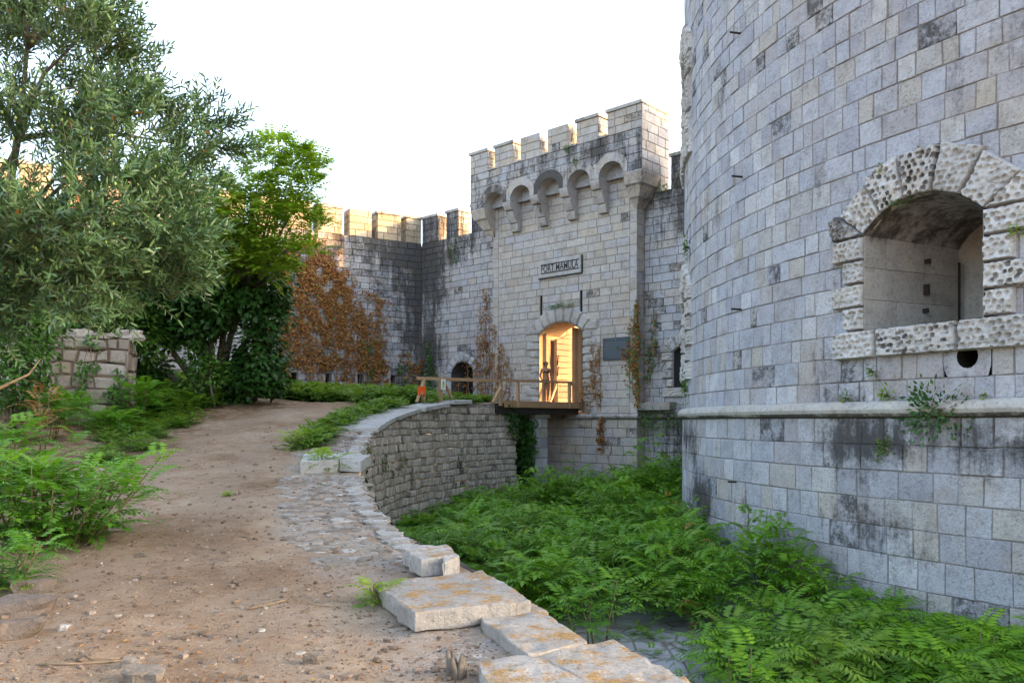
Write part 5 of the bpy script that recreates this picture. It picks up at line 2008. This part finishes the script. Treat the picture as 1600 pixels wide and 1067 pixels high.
# long whips at the outline
for px, py, Y, dx, dz in ((150, 35, 7.2, .28, .1), (160, 90, 7.2, .25, .1), (185, 140, 7.2, .2, .14), (215, 178, 7.2, .2, .16), (315, 205, 8.2, .3, .12), (325, 225, 8.2, .3, -.05), (300, 200, 8.2, .2, .25),
                          (275, 330, 7., .22, -.1), (265, 430, 6.9, .15, .05), (170, 450, 6.9, .1, -.1), (90, 450, 7., .05, -.1), (275, 380, 7., .2, .05), (270, 410, 7., .2, -.1)):
    p = Vector(at(px, py, Y))
    for k in range(4):
        clump_twigs(lv, trunk, p + Vector((dx * k / 4, 0, dz * k / 4)), .07, 4, rg, p - Vector((dx, 0, dz)))
lv.build('crown', [M['oliveleaf'], M['deadleaf']], olive)
trunk.build('trunk', M['bark'], olive)
m = MB()
for k in range(170):
    px, py, Y, r = OC[rg.choice([3, 5, 6, 9, 10, 8, 17, 18, 15])]
    c = Vector(at(px, py, Y)) + Vector((rg.uniform(-r, r) * .9, -r * rg.uniform(.55, 1.), rg.uniform(-r, r) * .8))
    def ol(s, t, c=c):
        return (c.x + .0095 * cos(2 * pi * s) * sin(pi * t), c.y + .0095 * sin(2 * pi * s) * sin(pi * t), c.z + .0135 * cos(pi * t))
    m.grid(ol, 6, 5)
o = m.build('fruit', M['olive_fruit'], olive)
o['kind'] = 'stuff'
m = MB()
p = Vector(at(0, 606, 8.6))
m.tube([p + Vector((-.3, 0, -.12)), p, Vector(at(45, 585, 8.9)), Vector(at(64, 560, 9.0))], [.022, .018, .012, .004], 6)
tag(m.build('dry_branch', M['twig']), 'bare pale branch sticking up at the left picture edge', 'branch')


# ---- leafy masses: ivy clad tree, bushes
def leaf_mass(lv, clumps, per, ll, lw, rg, shape=5, inner=.5):
    for px, py, Y, r in clumps:
        c = Vector(at(px, py, Y))
        seed = rg.random() * 100
        for _ in range(int(per * r * r)):
            v = Vector((rg.gauss(0, 1), rg.gauss(0, 1), rg.gauss(0, 1))).normalized()
            k = 1 + .55 * mnoise.noise((v.x * 2. + seed, v.y * 2., v.z * 2.)) + .26 * mnoise.noise((v.x * 5 + seed, v.y * 5, v.z * 5))
            k *= 1 - inner * rg.random() ** 2.2
            p = c + v * r * k
            d = (Vector((v.x, v.y, v.z * .5 - .55)) + Vector((rg.uniform(-.6, .6), rg.uniform(-.6, .6), rg.uniform(-.4, .4)))).normalized()
            up = (v + Vector((rg.uniform(-.5, .5), rg.uniform(-.5, .5), .5 + rg.uniform(-.3, .5)))).normalized()
            s = rg.uniform(.7, 1.25)
            lv.leaf(p, d, up, ll * s, lw * s, min(1, max(0, .45 + .35 * mnoise.noise((p.x * 1.1, p.y * 1.1, p.z * 1.1)) + rg.uniform(-.2, .2))), shape)


def leafy(name, label, cat, clumps, per, ll, lw, seed, mat, base, trunkp=None, shape=5, group=None, inner=.5, tr=.16):
    rg = random.Random(seed)
    o = empty(name, base, label, cat, group)
    lv, tk = Leaves(), MB()
    leaf_mass(lv, clumps, per, ll, lw, rg, shape, inner)
    b = Vector(base)
    for px, py, Y, r in clumps:
        c = Vector(at(px, py, Y))
        mid = b.lerp(c, .5) + Vector((rg.uniform(-.3, .3), rg.uniform(-.3, .3), .2))
        tk.tube([b + Vector((rg.uniform(-.15, .15), rg.uniform(-.15, .15), -.2)), mid, c], [tr, tr * .6, tr * .2], 6)
    lv.build('crown' if cat == 'tree' else 'foliage', M[mat], o)
    tk.build('trunk' if cat == 'tree' else 'stem', M['bark'], o)
    return o


x, y, z = on_ground(330, 27.2)
leafy('ivy_clad_tree', 'dense dark tree smothered in ivy standing against the far wall', 'tree',
      [(290, 420, 26.5, 1.2), (365, 410, 26.5, 1.2), (395, 440, 26.0, 1.15), (345, 450, 26., 1.3), (265, 455, 26.3, 1.2), (415, 490, 26.2, .75), (248, 505, 26.4, .8), (300, 490, 26.6, 1.1),
       (405, 555, 26.6, .85), (380, 590, 26.6, .8), (425, 590, 27., .55), (230, 575, 26.6, .7), (360, 605, 27, .6)],
      2000, .17, .135, 12, 'ivy', (x, y, z), shape=5, inner=.5)
rg = random.Random(15)
x, y, z = on_ground(395, 27.6)
tree = empty('tree_of_heaven', (x, y, z), 'airy bright green tree rising above the ivy clad tree', 'tree')
lv, tk = Leaves(), MB()
mainfork = Vector(at(392, 455, 25.6))
tk.tube([Vector((x, y, z - .2)), Vector((x, y, z - .2)).lerp(mainfork, .5) + Vector((.1, .1, 0)), mainfork], [.15, .11, .07], 8)
for px, py, Y, r in ((428, 228, 24.6, .42), (408, 255, 24.4, .5), (462, 258, 24.6, .4), (440, 295, 24.4, .62), (395, 300, 24.2, .6), (480, 290, 24.6, .3), (470, 330, 24.6, .42), (345, 335, 23.8, .72), (385, 345, 23.8, .72), (318, 362, 23.8, .5),
                     (430, 345, 24.2, .6), (400, 385, 24., .5), (448, 392, 24.1, .34), (480, 392, 24.4, .26), (445, 430, 24.1, .25), (495, 352, 24.7, .2), (350, 300, 24., .42), (360, 395, 23.9, .45), (330, 405, 24., .35), (470, 245, 24.7, .25), (492, 262, 24.8, .2), (310, 325, 23.9, .4), (420, 320, 24.2, .5), (345, 370, 23.8, .5), (375, 410, 24., .4), (415, 415, 24., .35)):
    c = Vector(at(px, py, Y))
    b = Vector((x, y, z))
    md = mainfork.lerp(c, .5) + Vector((rg.uniform(-.2, .2), 0, .15))
    tk.tube([mainfork, md, c], [.055, .03, .008], 6)
    for k in range(int(120 * r) + 6):
        v = Vector((rg.gauss(0, 1), rg.gauss(0, 1), rg.gauss(0, .7)))
        v = v.normalized() * rg.random() ** .5 * r
        d = Vector((v.x, v.y, v.z * .4 + .12)).normalized() + Vector((rg.uniform(-.4, .4), rg.uniform(-.4, .4), rg.uniform(-.1, .3)))
        lv.frond(c + v, d, rg.uniform(.4, .65), 7, .19, .068, rg, .6, .5 + .3 * mnoise.noise((v.x * 2, v.y * 2, px)), 0)
lv.build('crown', M['bright'], tree)
tk.build('trunk', M['bark'], tree)

bg = 'bushes behind the verge'
for i, (clumps_, lab, per, ll) in enumerate((
        ([(30, 470, 18, 1.0), (40, 530, 18, .85), (-10, 560, 18, 1.1), (25, 600, 18, .7), (75, 455, 19, .6)], 'mid green bush under the olive tree left of the pillar', 1500, .12),
        ([(150, 470, 25, 1.2), (210, 450, 25, 1.1), (110, 500, 25, 1.2), (220, 520, 25, .8)], 'dark bush filling the gap behind the ruined pillar', 1300, .16),
        ([(-80, 450, 20, 1.6), (-40, 380, 21, 1.5), (-120, 560, 20, 1.6)], 'tall bush reaching in past the picture edge', 900, .15),
        ([(60, 400, 26, 1.6), (130, 380, 27, 1.5), (0, 420, 26, 1.6), (200, 390, 28, 1.3)], 'tall bushy growth seen through the olive branches', 900, .18),
        ([(330, 580, 25, .55), (300, 600, 25, .5), (310, 555, 25.6, .5)], 'yellow green bush in the dark hollow below the ivy', 1500, .14))):
    px, py, Y, _ = clumps_[0]
    x, y, z = on_ground(px, Y)
    leafy('bush', lab, 'bush', clumps_, per, ll, ll * .62, 60 + i, 'bush', (x, y, z), group=bg, tr=.06)


# ---- creepers on the walls
def creeper(name, label, f, stems, size, dens, seed, mats, kinds=(1., 0.), group=None, cat='creeper', d0=.03, thick=.16, width=.25, tb=.85):
    """stems: (u0, v0, v1, lean) on the wall map f; leaves hang along them"""
    rg = random.Random(seed)
    p0 = f(stems[0][0], stems[0][1], 0)
    o = empty(name, p0, label, cat, group)
    lv, tk = Leaves(), MB()
    e1 = Vector(f(1.01, 1, 0)) - Vector(f(1, 1, 0)); e1.normalize()
    for st in stems:
        u0, v0, v1, lean = st[:4]
        w = st[4] if len(st) > 4 else width
        n = max(3, int((v1 - v0) / .3))
        u = u0; pts = []
        for i in range(n + 1):
            t = i / n
            u = u0 + lean * t + .12 * mnoise.noise((u0 * 7, t * 4, seed))
            pts.append((u, v0 + (v1 - v0) * t))
        tk.tube([f(a, b, .015) for a, b in pts], [.014 * (1 - .7 * i / n) + .003 for i in range(n + 1)], 4, cap=False)
        for k in range(int((v1 - v0) * dens)):
            t = rg.random() ** tb
            i = min(int(t * n), n - 1); fr = t * n - i
            uu = pts[i][0] + (pts[i + 1][0] - pts[i][0]) * fr + rg.gauss(0, w)
            vv = pts[i][1] + (pts[i + 1][1] - pts[i][1]) * fr + rg.gauss(0, .08)
            if mnoise.noise((uu * 2.3 + seed, vv * 1.4, 0)) < -.30 + .35 * (rg.random() - .5): continue
            if vv < 2.35 and f is fL and (rg.random() < .45 or any(abs(uu - (l[0][0] + l[1][0]) / 2) < .26 and vv > 1.15 for l in loops)): continue
            p = Vector(f(uu, vv, d0 + rg.random() * thick))
            n_ = (Vector(f(uu, vv, 1)) - Vector(f(uu, vv, 0))).normalized()
            d = Vector((0, 0, -1)) * rg.uniform(.3, 1) + e1 * rg.uniform(-.8, .8) + n_ * rg.uniform(-.1, .5)
            upv = n_ + e1 * rg.uniform(-.6, .6) + Vector((0, 0, rg.uniform(-.3, .8)))
            s = size * rg.uniform(.6, 1.3)
            lv.leaf(p, d, upv, s, s * .8, rg.random(), 5, 0 if rg.random() < kinds[0] else 1)
    lv.build('foliage', [M[k] for k in mats], o)
    tk.build('stem', M['twig'], o)
    return o


rg = random.Random(8)
vc_g = 'creepers on the fort walls'
st_ = []
for px, vt in ((424, 5.6), (431, 6.6), (438, 7.0), (445, 7.9), (452, 7.2), (459, 8.2), (466, 8.0), (474, 7.0), (481, 7.9), (489, 8.3), (497, 7.9), (505, 6.9), (512, 7.4), (519, 7.8), (527, 7.1), (534, 6.0), (541, 6.9), (548, 6.6), (556, 5.2), (563, 6.1), (571, 5.3), (579, 5.8), (586, 3.9)):
    st_.append((u_at(px) + rg.uniform(-.1, .1), .55, vt, rg.uniform(-.5, .5), rg.uniform(.16, .34)))
creeper('dry_creeper', 'large sheet of dry orange brown creeper on the far wall', fL, st_, .10, 98, 1, ('creeper', 'lightivy'), (.97, .03), vc_g, tb=.62)
st_ = [(u_at(596), .5, 3.2, .1, .16), (u_at(607), .5, 2.8, .2, .14), (u_at(588), .5, 4.0, .1, .12), (u_at(640), .5, 3.4, .1, .18), (u_at(648), .5, 2.8, .1, .15), (u_at(655), .5, 3.0, 0, .12)]
creeper('dry_creeper', 'thin withered creeper between the loopholes near the wall corner', fL, st_, .13, 45, 2, ('creeper', 'lightivy'), (.9, .1), vc_g)
st_ = [(u_at(572), .5, 3.8, -.1, .14), (u_at(577), .5, 2.6, -.1, .14), (u_at(627), .5, 2.9, .1, .18), (u_at(634), .5, 2.2, .1, .16)]
creeper('green_creeper', 'patchy green creeper between two loopholes of the far wall', fL, st_, .13, 40, 3, ('ivy', 'lightivy'), (.7, .3), vc_g)
st_ = [(a_at(px, 1.2), .5, v1, 0, .12) for px, v1 in ((672, 3.9), (676, 3.2), (681, 2.6), (668, 2.2))]
creeper('green_creeper', 'narrow green creeper climbing the inner wall corner', fG12, st_, .12, 45, 4, ('ivy', 'lightivy'), (.8, .2), vc_g)
st_ = [(a_at(px, 1.2), .6, v1, l, w) for px, v1, l, w in ((716, 1.9, 0, .2), (745, 3.6, .1, .12), (752, 5.0, -.05, .1), (760, 5.9, 0, .1), (764, 5.6, .05, .1), (735, 3.2, -.3, .08), (752, 4.4, .3, .1), (768, 3.2, .1, .1))]
st_ += [(a_at(px, .7) , .6, v1, l, .08) for px, v1, l in ((772, 4.2, .05), (780, 3.4, .2), (786, 2.8, .35), (776, 3.2, .25), (793, 2.2, .3))]
creeper('dry_creeper', 'brown dried creeper climbing beside the low arched niche', lambda u, v, d: (fG12(u, v, d) if u < B0 else fG7(u, v, d)), st_, .085, 42, 5, ('creeper', 'lightivy'), (.96, .04), vc_g)
st_ = [(a_at(998, .7), .7, 4.4, -.05, .10), (a_at(990, .7), 1.0, 3.6, -.1, .14), (a_at(984, .7), 1.4, 3.0, -.1, .12), (a_at(996, .7), 1.6, 3.9, -.2, .1)]
st_ += [(B1 + .05, .5, 4.6, 0, .05)] * 2
creeper('dry_creeper', 'brown creeper with green patches hanging at the gatehouse corner', fG7, st_, .10, 40, 6, ('creeper', 'lightivy'), (.72, .28), vc_g)
st_ = [(a_at(1012, 1.2), 1.6, 3.6, .25, .08), (a_at(1016, 1.2), 1.5, 3.0, .3, .08), (a_at(1022, 1.2), 2.4, 4.0, .1, .06)]
creeper('green_creeper', 'two toned creeper strand just right of the gatehouse corner', fG12, st_, .09, 36, 7, ('lightivy', 'creeper'), (.6, .4), vc_g)
st_ = [(a_at(px, .7), v0, v1, 0, w) for px, v0, v1, w in ((916, .3, 1.7, .18), (922, .3, 1.5, .16), (912, .4, 1.2, .12), (927, 1.2, 3.0, .05), (938, .4, 3.0, .04), (931, .8, 2.6, .05))]
creeper('dry_creeper', 'withered creeper clinging right beside the doorway jamb', fG7, st_, .085, 42, 8, ('creeper', 'lightivy'), (1., 0.), vc_g)
st_ = [(a_at(px, .7), -1.2, .1, 0, .07) for px in (941, 943)] + [(a_at(955, .7), -1.3, -.6, 0, .05)]
creeper('dry_creeper', 'small brown creeper strand under the cordon below the doorway', fG7, st_, .11, 40, 9, ('creeper', 'lightivy'), (1., 0.), vc_g)

ivp = plane(G(pa - .1, -1.75), ge, gn)
fpier = lambda u, v, d: ivp(u, v, d)
creeper('ivy', 'dark ivy column wrapped round the bridge pier', fpier, [(.2, MOAT + .5, .15, .05, .2), (.45, MOAT + .4, .1, 0, .2), (.65, MOAT + .2, .05, .05, .15), (.35, MOAT + 1.2, .2, 0, .22)], .12, 170, 10, ('ivy', 'lightivy'), (.9, .1), vc_g, thick=.3)
endu = min(range(len(cs_pts)), key=lambda i: (cs_pts[i] - Vector((.1, 30.4))).length)
endu = cl[endu]
creeper('ivy', 'dark ivy tuft hanging over the end of the retaining wall', fC, [(endu - .35, -.5, .72, .1, .16), (endu - .1, -.6, .7, .1, .14), (endu - .6, .2, .7, 0, .16)], .12, 130, 11, ('ivy', 'lightivy'), (.9, .1), vc_g, thick=.25)

fpil = plane(P0_, pe, (-pb2.x, -pb2.y))
creeper('ivy', 'green ivy strand climbing the corner of the ruined pillar', fpil, [(1.7, -.1, 1.3, -.1, .12), (1.5, -.1, .9, .1, .15), (.75, .3, 1.9, .1, .08), (1.05, 1.2, 2.2, -.1, .08)], .11, 60, 13, ('ivy', 'lightivy'), (.6, .4), vc_g)

# tufts on the retaining wall
for i, (Y, v) in enumerate(((17.2, -.95), (19.4, -.9), (18.2, -1.7), (21.5, -1.3), (23.4, -1.35), (15.8, -1.7))):
    j = min(range(len(EDL)), key=lambda k: abs(EDL[k][1] - Y))
    creeper('wall_weed', ['green tuft high on the near part of the retaining wall', 'dark tuft below the weedy coping of the retaining wall', 'mossy tuft low on the retaining wall', 'small tuft half way along the retaining wall',
                          'pale tuft on the far part of the retaining wall', 'leafy sprig low at the near end of the retaining wall'][i], fC, [(cl[j], v, v + .35, .05, .1)], .09, 110, 70 + i, ('grass', 'ivy'), (.7, .3), 'weeds on the retaining wall', 'weed', thick=.12)


# ---- plants rooted in the tower's joints
def tower_hit(px, py):
    q = (px - 800) / F
    h = hypot(q, 1); dx, dy = q / h, 1 / h
    b = dx * TC[0] + dy * TC[1]
    s = b - sqrt(b * b - (TC[0] ** 2 + TC[1] ** 2 - TR ** 2))
    x, y = dx * s, dy * s
    return x, y, (HOR - py) * y / F


def wall_plant(px, py, w, h, label, seed, mat, hang=0., n=None, size=.06, hit=None, out=.1):
    rg = random.Random(seed)
    x, y, z = hit or tower_hit(px, py)
    nx, ny = (x - TC[0]), (y - TC[1]); l = hypot(nx, ny); nx, ny = nx / l, ny / l
    if hit: nx, ny = gn.x, gn.y
    tx, ty = -ny, nx
    o = empty('wall_plant', (x, y, z), label, 'plant', 'plants rooted in the walls')
    lv, tk = Leaves(), MB()
    for k in range(n or int(160 * max(.3, w * h * 12))):
        a, b = rg.gauss(0, .4) * w, rg.gauss(0, .38) * h
        oo = out * (.3 + rg.random()) * (1.2 - abs(a) / w)
        p = Vector((x + tx * a + nx * oo, y + ty * a + ny * oo, z + b - hang * abs(a) * .3))
        d = Vector((tx * a * 3 + nx * .5 + rg.uniform(-.5, .5), ty * a * 3 + ny * .5 + rg.uniform(-.5, .5), b * 3 + rg.uniform(-.5, .4)))
        lv.leaf(p, d, Vector((nx, ny, .8)) + Vector((rg.uniform(-.5, .5), rg.uniform(-.5, .5), 0)), size * rg.uniform(.7, 1.3), size * .6, rg.random(), 5)
    for k in range(7):
        a, b = rg.uniform(-.5, .5) * w, rg.uniform(-.4, .4) * h
        tk.tube([(x - nx * .03, y - ny * .03, z), (x + tx * a * .5 + nx * out, y + ty * a * .5 + ny * out, z + b * .5), (x + tx * a + nx * out, y + ty * a + ny * out, z + b)], [.007, .005, .002], 4, cap=False)
    lv.build('foliage', M[mat], o)
    tk.build('stem', M['stem'], o)


wall_plant(1466, 638, .62, .42, 'sprawling leafy caper bush growing over the tower cordon', 1, 'ivy', .5, 430, .075, out=.2)
wall_plant(1388, 619, .16, .22, 'upright bright tuft standing on the cordon', 2, 'bright', 0, 60, .06)
wall_plant(1328, 622, .22, .17, 'dull low tuft on the cordon left of the bright one', 3, 'grass', 0, 70, .05)
wall_plant(1366, 581, .13, .12, 'dry yellowish tuft in a joint below the embrasure', 4, 'grass', 0, 50, .045)
wall_plant(1387, 698, .22, .24, 'spiky grassy tuft hanging below the cordon', 5, 'grass', .5, 110, .06)
wall_plant(1385, 268, .16, .13, 'green tuft left of the embrasure arch', 6, 'bright', 0, 60, .05)
wall_plant(1437, 240, .13, .11, 'small dull tuft above the embrasure arch', 7, 'grass', 0, 45, .045)
wall_plant(1541, 617, .08, .1, 'tiny sprig on the cordon far from the caper bush', 8, 'bright', 0, 25, .045)
wall_plant(1596, 360, .12, .18, 'leafy tuft between the quoins at the picture edge', 9, 'bright', 0, 70, .05, out=.22)
wall_plant(1415, 318, .3, .08, 'low moss like growth along the underside of the arch', 10, 'ivy', 0, 90, .035, out=.2)
wall_plant(1078, 388, .14, .3, 'green tuft on the tower edge below the upper embrasure', 11, 'bush', 0, 70, .08)
wall_plant(1076, 612, .12, .5, 'trailing tuft under the lower edge embrasure', 12, 'bush', 0, 80, .08)
aa = a_at(1035, 1.1)
wall_plant(0, 0, 1.7, .5, 'straggling shrub sprawling over the cordon right of the gatehouse', 13, 'bush', .2, 300, .10, hit=(*G(aa, 1.05), .05), out=.3)
wall_plant(0, 0, .9, .12, 'thin line of weeds growing on top of the doorway arch', 14, 'bush', 0, 150, .08, hit=(*G(a_at(878, .68), .66), 4.68), out=.08)
wall_plant(0, 0, .25, .2, 'small plant on the parapet above the middle corbels', 15, 'grass', 0, 60, .07, hit=(*G(a_at(901, 0), 0.), 10.12), out=.06)
wall_plant(0, 0, .3, .18, 'plant rooted in a crenel of the gatehouse parapet', 16, 'bush', 0, 60, .07, hit=(*G(a_at(886, 0), -.02), 10.66), out=.06)
wall_plant(0, 0, .5, .2, 'weeds on the wall top right of the gatehouse', 17, 'grass', 0, 80, .08, hit=(*G(a_at(1040, 1.2), 1.2), 8.66), out=.06)
wall_plant(0, 0, .8, .7, 'dark weeds hanging below the merlons left of the gatehouse', 18, 'ivy', .2, 160, .09, hit=(*G(a_at(713, 1.2), 1.18), 7.9), out=.08)

# ------------------------------------------------------------------ the person on the bridge
def skin_figure(name, verts, edges, radii, mat, parent, root=0, sub=2):
    me = bpy.data.meshes.new(name)
    me.from_pydata(verts, edges, [])
    o = bpy.data.objects.new(name, me)
    col.objects.link(o)
    sk = o.modifiers.new('skin', 'SKIN'); sk.use_smooth_shade = True
    sb = o.modifiers.new('sub', 'SUBSURF'); sb.levels = sub; sb.render_levels = sub
    lay = me.skin_vertices[0]
    for i, r in enumerate(radii):
        lay.data[i].radius = r if isinstance(r, tuple) else (r, r)
        lay.data[i].use_root = (i == root)
    bpy.context.view_layer.update()
    dg = bpy.context.evaluated_depsgraph_get()
    res = bpy.data.meshes.new_from_object(o.evaluated_get(dg))
    bpy.data.objects.remove(o)
    res.name = name
    res.materials.clear(); res.materials.append(mat)
    for p in res.polygons: p.use_smooth = True
    return res


pv, pe_, pr = [], [], []


def J(co, r, par=None):
    pv.append(co); pr.append(r)
    if par is not None: pe_.append((par, len(pv) - 1))
    return len(pv) - 1


# local frame: x to the viewer's right, -y towards the viewer, z up; height 1.62
pel = J((0, 0, .84), (.165, .115))
wai = J((0, .0, 1.02), (.118, .09), pel)
rib = J((0, -.005, 1.16), (.122, .095), wai)
che = J((0, 0, 1.27), (.135, .095), rib)
nck = J((0, .005, 1.355), (.055, .05), che)
hd0 = J((.0, .0, 1.42), (.052, .055), nck)
hd1 = J((.008, -.012, 1.47), (.070, .082), hd0)
hd2 = J((.008, -.006, 1.535), (.078, .092), hd1)
hd3 = J((.006, .0, 1.585), (.060, .07), hd2)
for s in (-1, 1):
    hip = J((s * .086, 0, .75), (.098, .10), pel)
    kn = J((s * .078 + (.012 if s > 0 else 0), -.012, .44), (.060, .063), hip)
    ca = J((s * .078 + .005, .012, .31), (.052, .054), kn)
    an = J((s * .075, .012, .075), (.030, .033), ca)
    ft = J((s * .085, -.06, .035), (.034, .024), an)
    J((s * .095, -.135, .022), (.028, .014), ft)
# his left arm hangs a little out, the other bends in front
sh1 = J((-.165, 0, 1.285), (.054, .054), che)
el1 = J((-.225, .02, 1.04), (.041, .041), sh1)
wr1 = J((-.165, -.10, .865), (.024, .022), el1)
pa1_ = J((-.135, -.135, .825), (.030, .016), wr1)
sh2 = J((.165, 0, 1.285), (.054, .054), che)
el2 = J((.235, .015, 1.05), (.041, .041), sh2)
wr2 = J((.255, -.14, .92), (.024, .022), el2)
pa2_ = J((.262, -.19, .905), (.030, .016), wr2)
for base, dirs in ((pa1_, (-1, (.35, -.5, -.8))), (pa2_, (1, (.1, -.9, -.25)))):
    b = Vector(pv[base]); s, d = dirs; d = Vector(d).normalized()
    sd = d.cross(Vector((0, 1, .3) if s < 0 else (0, .3, 1))).normalized()
    for k in range(4):
        o_ = (k - 1.5) * .019
        L = (.062, .074, .069, .054)[k]
        f1 = J(tuple(b + sd * o_ + d * .035), .0095, base)
        f2 = J(tuple(b + sd * o_ + d * (.035 + L * .55) + Vector((0, 0, -.006))), .0085, f1)
        J(tuple(b + sd * o_ * 1.05 + d * (.03 + L) + Vector((0, 0, -.022))), .007, f2)
    t1 = J(tuple(b + sd * -.035 + d * .01), .011, base)
    J(tuple(b + sd * -.050 + d * .045), .0085, t1)
body = skin_figure('body', pv, pe_, pr, M['skin'], None, 0, 2)
px_, py_ = 1.32, 32.15
turn = .18                                   # she faces slightly to the viewer's right
sc_ = 1.0
head_turn = .75


def place(v):
    x, y, z = v
    if z > 1.36 and abs(x) < .15:             # head turned towards the viewer's right
        k = min(1, (z - 1.36) / .06); a = head_turn * k
        x, y = x * cos(a) - y * sin(a), x * sin(a) + y * cos(a)
    x, y = x * cos(turn) - y * sin(turn), x * sin(turn) + y * cos(turn)
    return Vector((px_ + x * sc_, py_ + y * sc_, .715 + z * sc_))


def carve(src, name, test, push, mat, parent):
    """a garment: the body's faces that pass test, pushed out along the normals"""
    m = MB()
    bm = bmesh.new(); bm.from_mesh(src); bm.normal_update()
    for f in bm.faces:
        c = f.calc_center_median()
        if test(c): m.face([tuple(place(v.co + v.normal * push(c))) for v in f.verts], sm=True)
    bm.free()
    return m.build(name, mat, parent)


# chest shape and face, before anything is cut from the body
bm = bmesh.new(); bm.from_mesh(body)
for v in bm.verts:
    p = v.co
    for s in (-1, 1):
        c = Vector((s * .062, -.085, 1.215)); d = (p - c).length
        if d < .085 and p.y < 0: v.co.y -= .036 * (1 - (d / .085) ** 2)
    for c, r, a in (((.008, -.105, 1.495), .024, .024), ((.008, -.09, 1.455), .03, .006), ((.008, -.09, 1.425), .03, .012)):   # nose, mouth, chin
        d = (p - Vector(c)).length
        if d < r and p.y < -.03: v.co.y -= a * (1 - d / r)
    for s in (-1, 1):
        d = (p - Vector((.008 + s * .032, -.09, 1.52))).length
        if d < .02 and p.y < -.04: v.co.y += .008 * (1 - d / .02)
        d = (p - Vector((.008 + s * .078, .01, 1.5))).length
        if d < .025: v.co.x += s * .012
bm.to_mesh(body); bm.free()
person = empty('person', (px_, py_, .705), 'person in a black bikini standing behind the handrail in the doorway', 'person')
o = carve(body, 'body', lambda c: True, lambda c: 0., M['skin'], person)
# weld the body back into one surface
bm = bmesh.new(); bm.from_mesh(o.data); bmesh.ops.remove_doubles(bm, verts=bm.verts, dist=1e-5); bm.to_mesh(o.data); bm.free()
carve(body, 'bikini_top', lambda c: ((abs(abs(c.x) - .062) < .058 * max(.15, (1.285 - c.z) / .12) and 1.17 < c.z < 1.275 and c.y < -.02) or (1.165 < c.z < 1.185 and abs(c.x) < .14)), lambda c: .006, M['bikini'], person)
carve(body, 'bikini_bottom', lambda c: (.71 < c.z < .875 and abs(c.x) < .17 and c.z > .745 + abs(c.x) * .55), lambda c: .006, M['bikini'], person)
carve(body, 'hair', lambda c: c.z > 1.40 and abs(c.x) < .13 and (c.z > 1.552 or c.y > -.015 + (1.56 - c.z) * .25), lambda c: .016 + .006 * mnoise.noise((c.x * 40, c.y * 40, c.z * 40)), M['hair'], person)
m = MB()
cb = Vector((.008, .10, 1.54))
def bun(s, t):
    p = cb + Vector((cos(2 * pi * s) * sin(pi * t), sin(2 * pi * s) * sin(pi * t), cos(pi * t))) * .042
    return tuple(place(p))
m.grid(bun, 10, 8)
m.build('hair_bun', M['hair'], person)
for s in (-1, 1):
    m = MB()
    ce = Vector((.008 + s * .032, -.082, 1.52))
    def eye(a, t, ce=ce):
        p = ce + Vector((cos(2 * pi * a) * sin(pi * t) * 1.3, sin(2 * pi * a) * sin(pi * t), cos(pi * t) * .7)) * .011
        return tuple(place(p))
    m.grid(eye, 8, 6)
    m.build('eye', M['eye'], person)
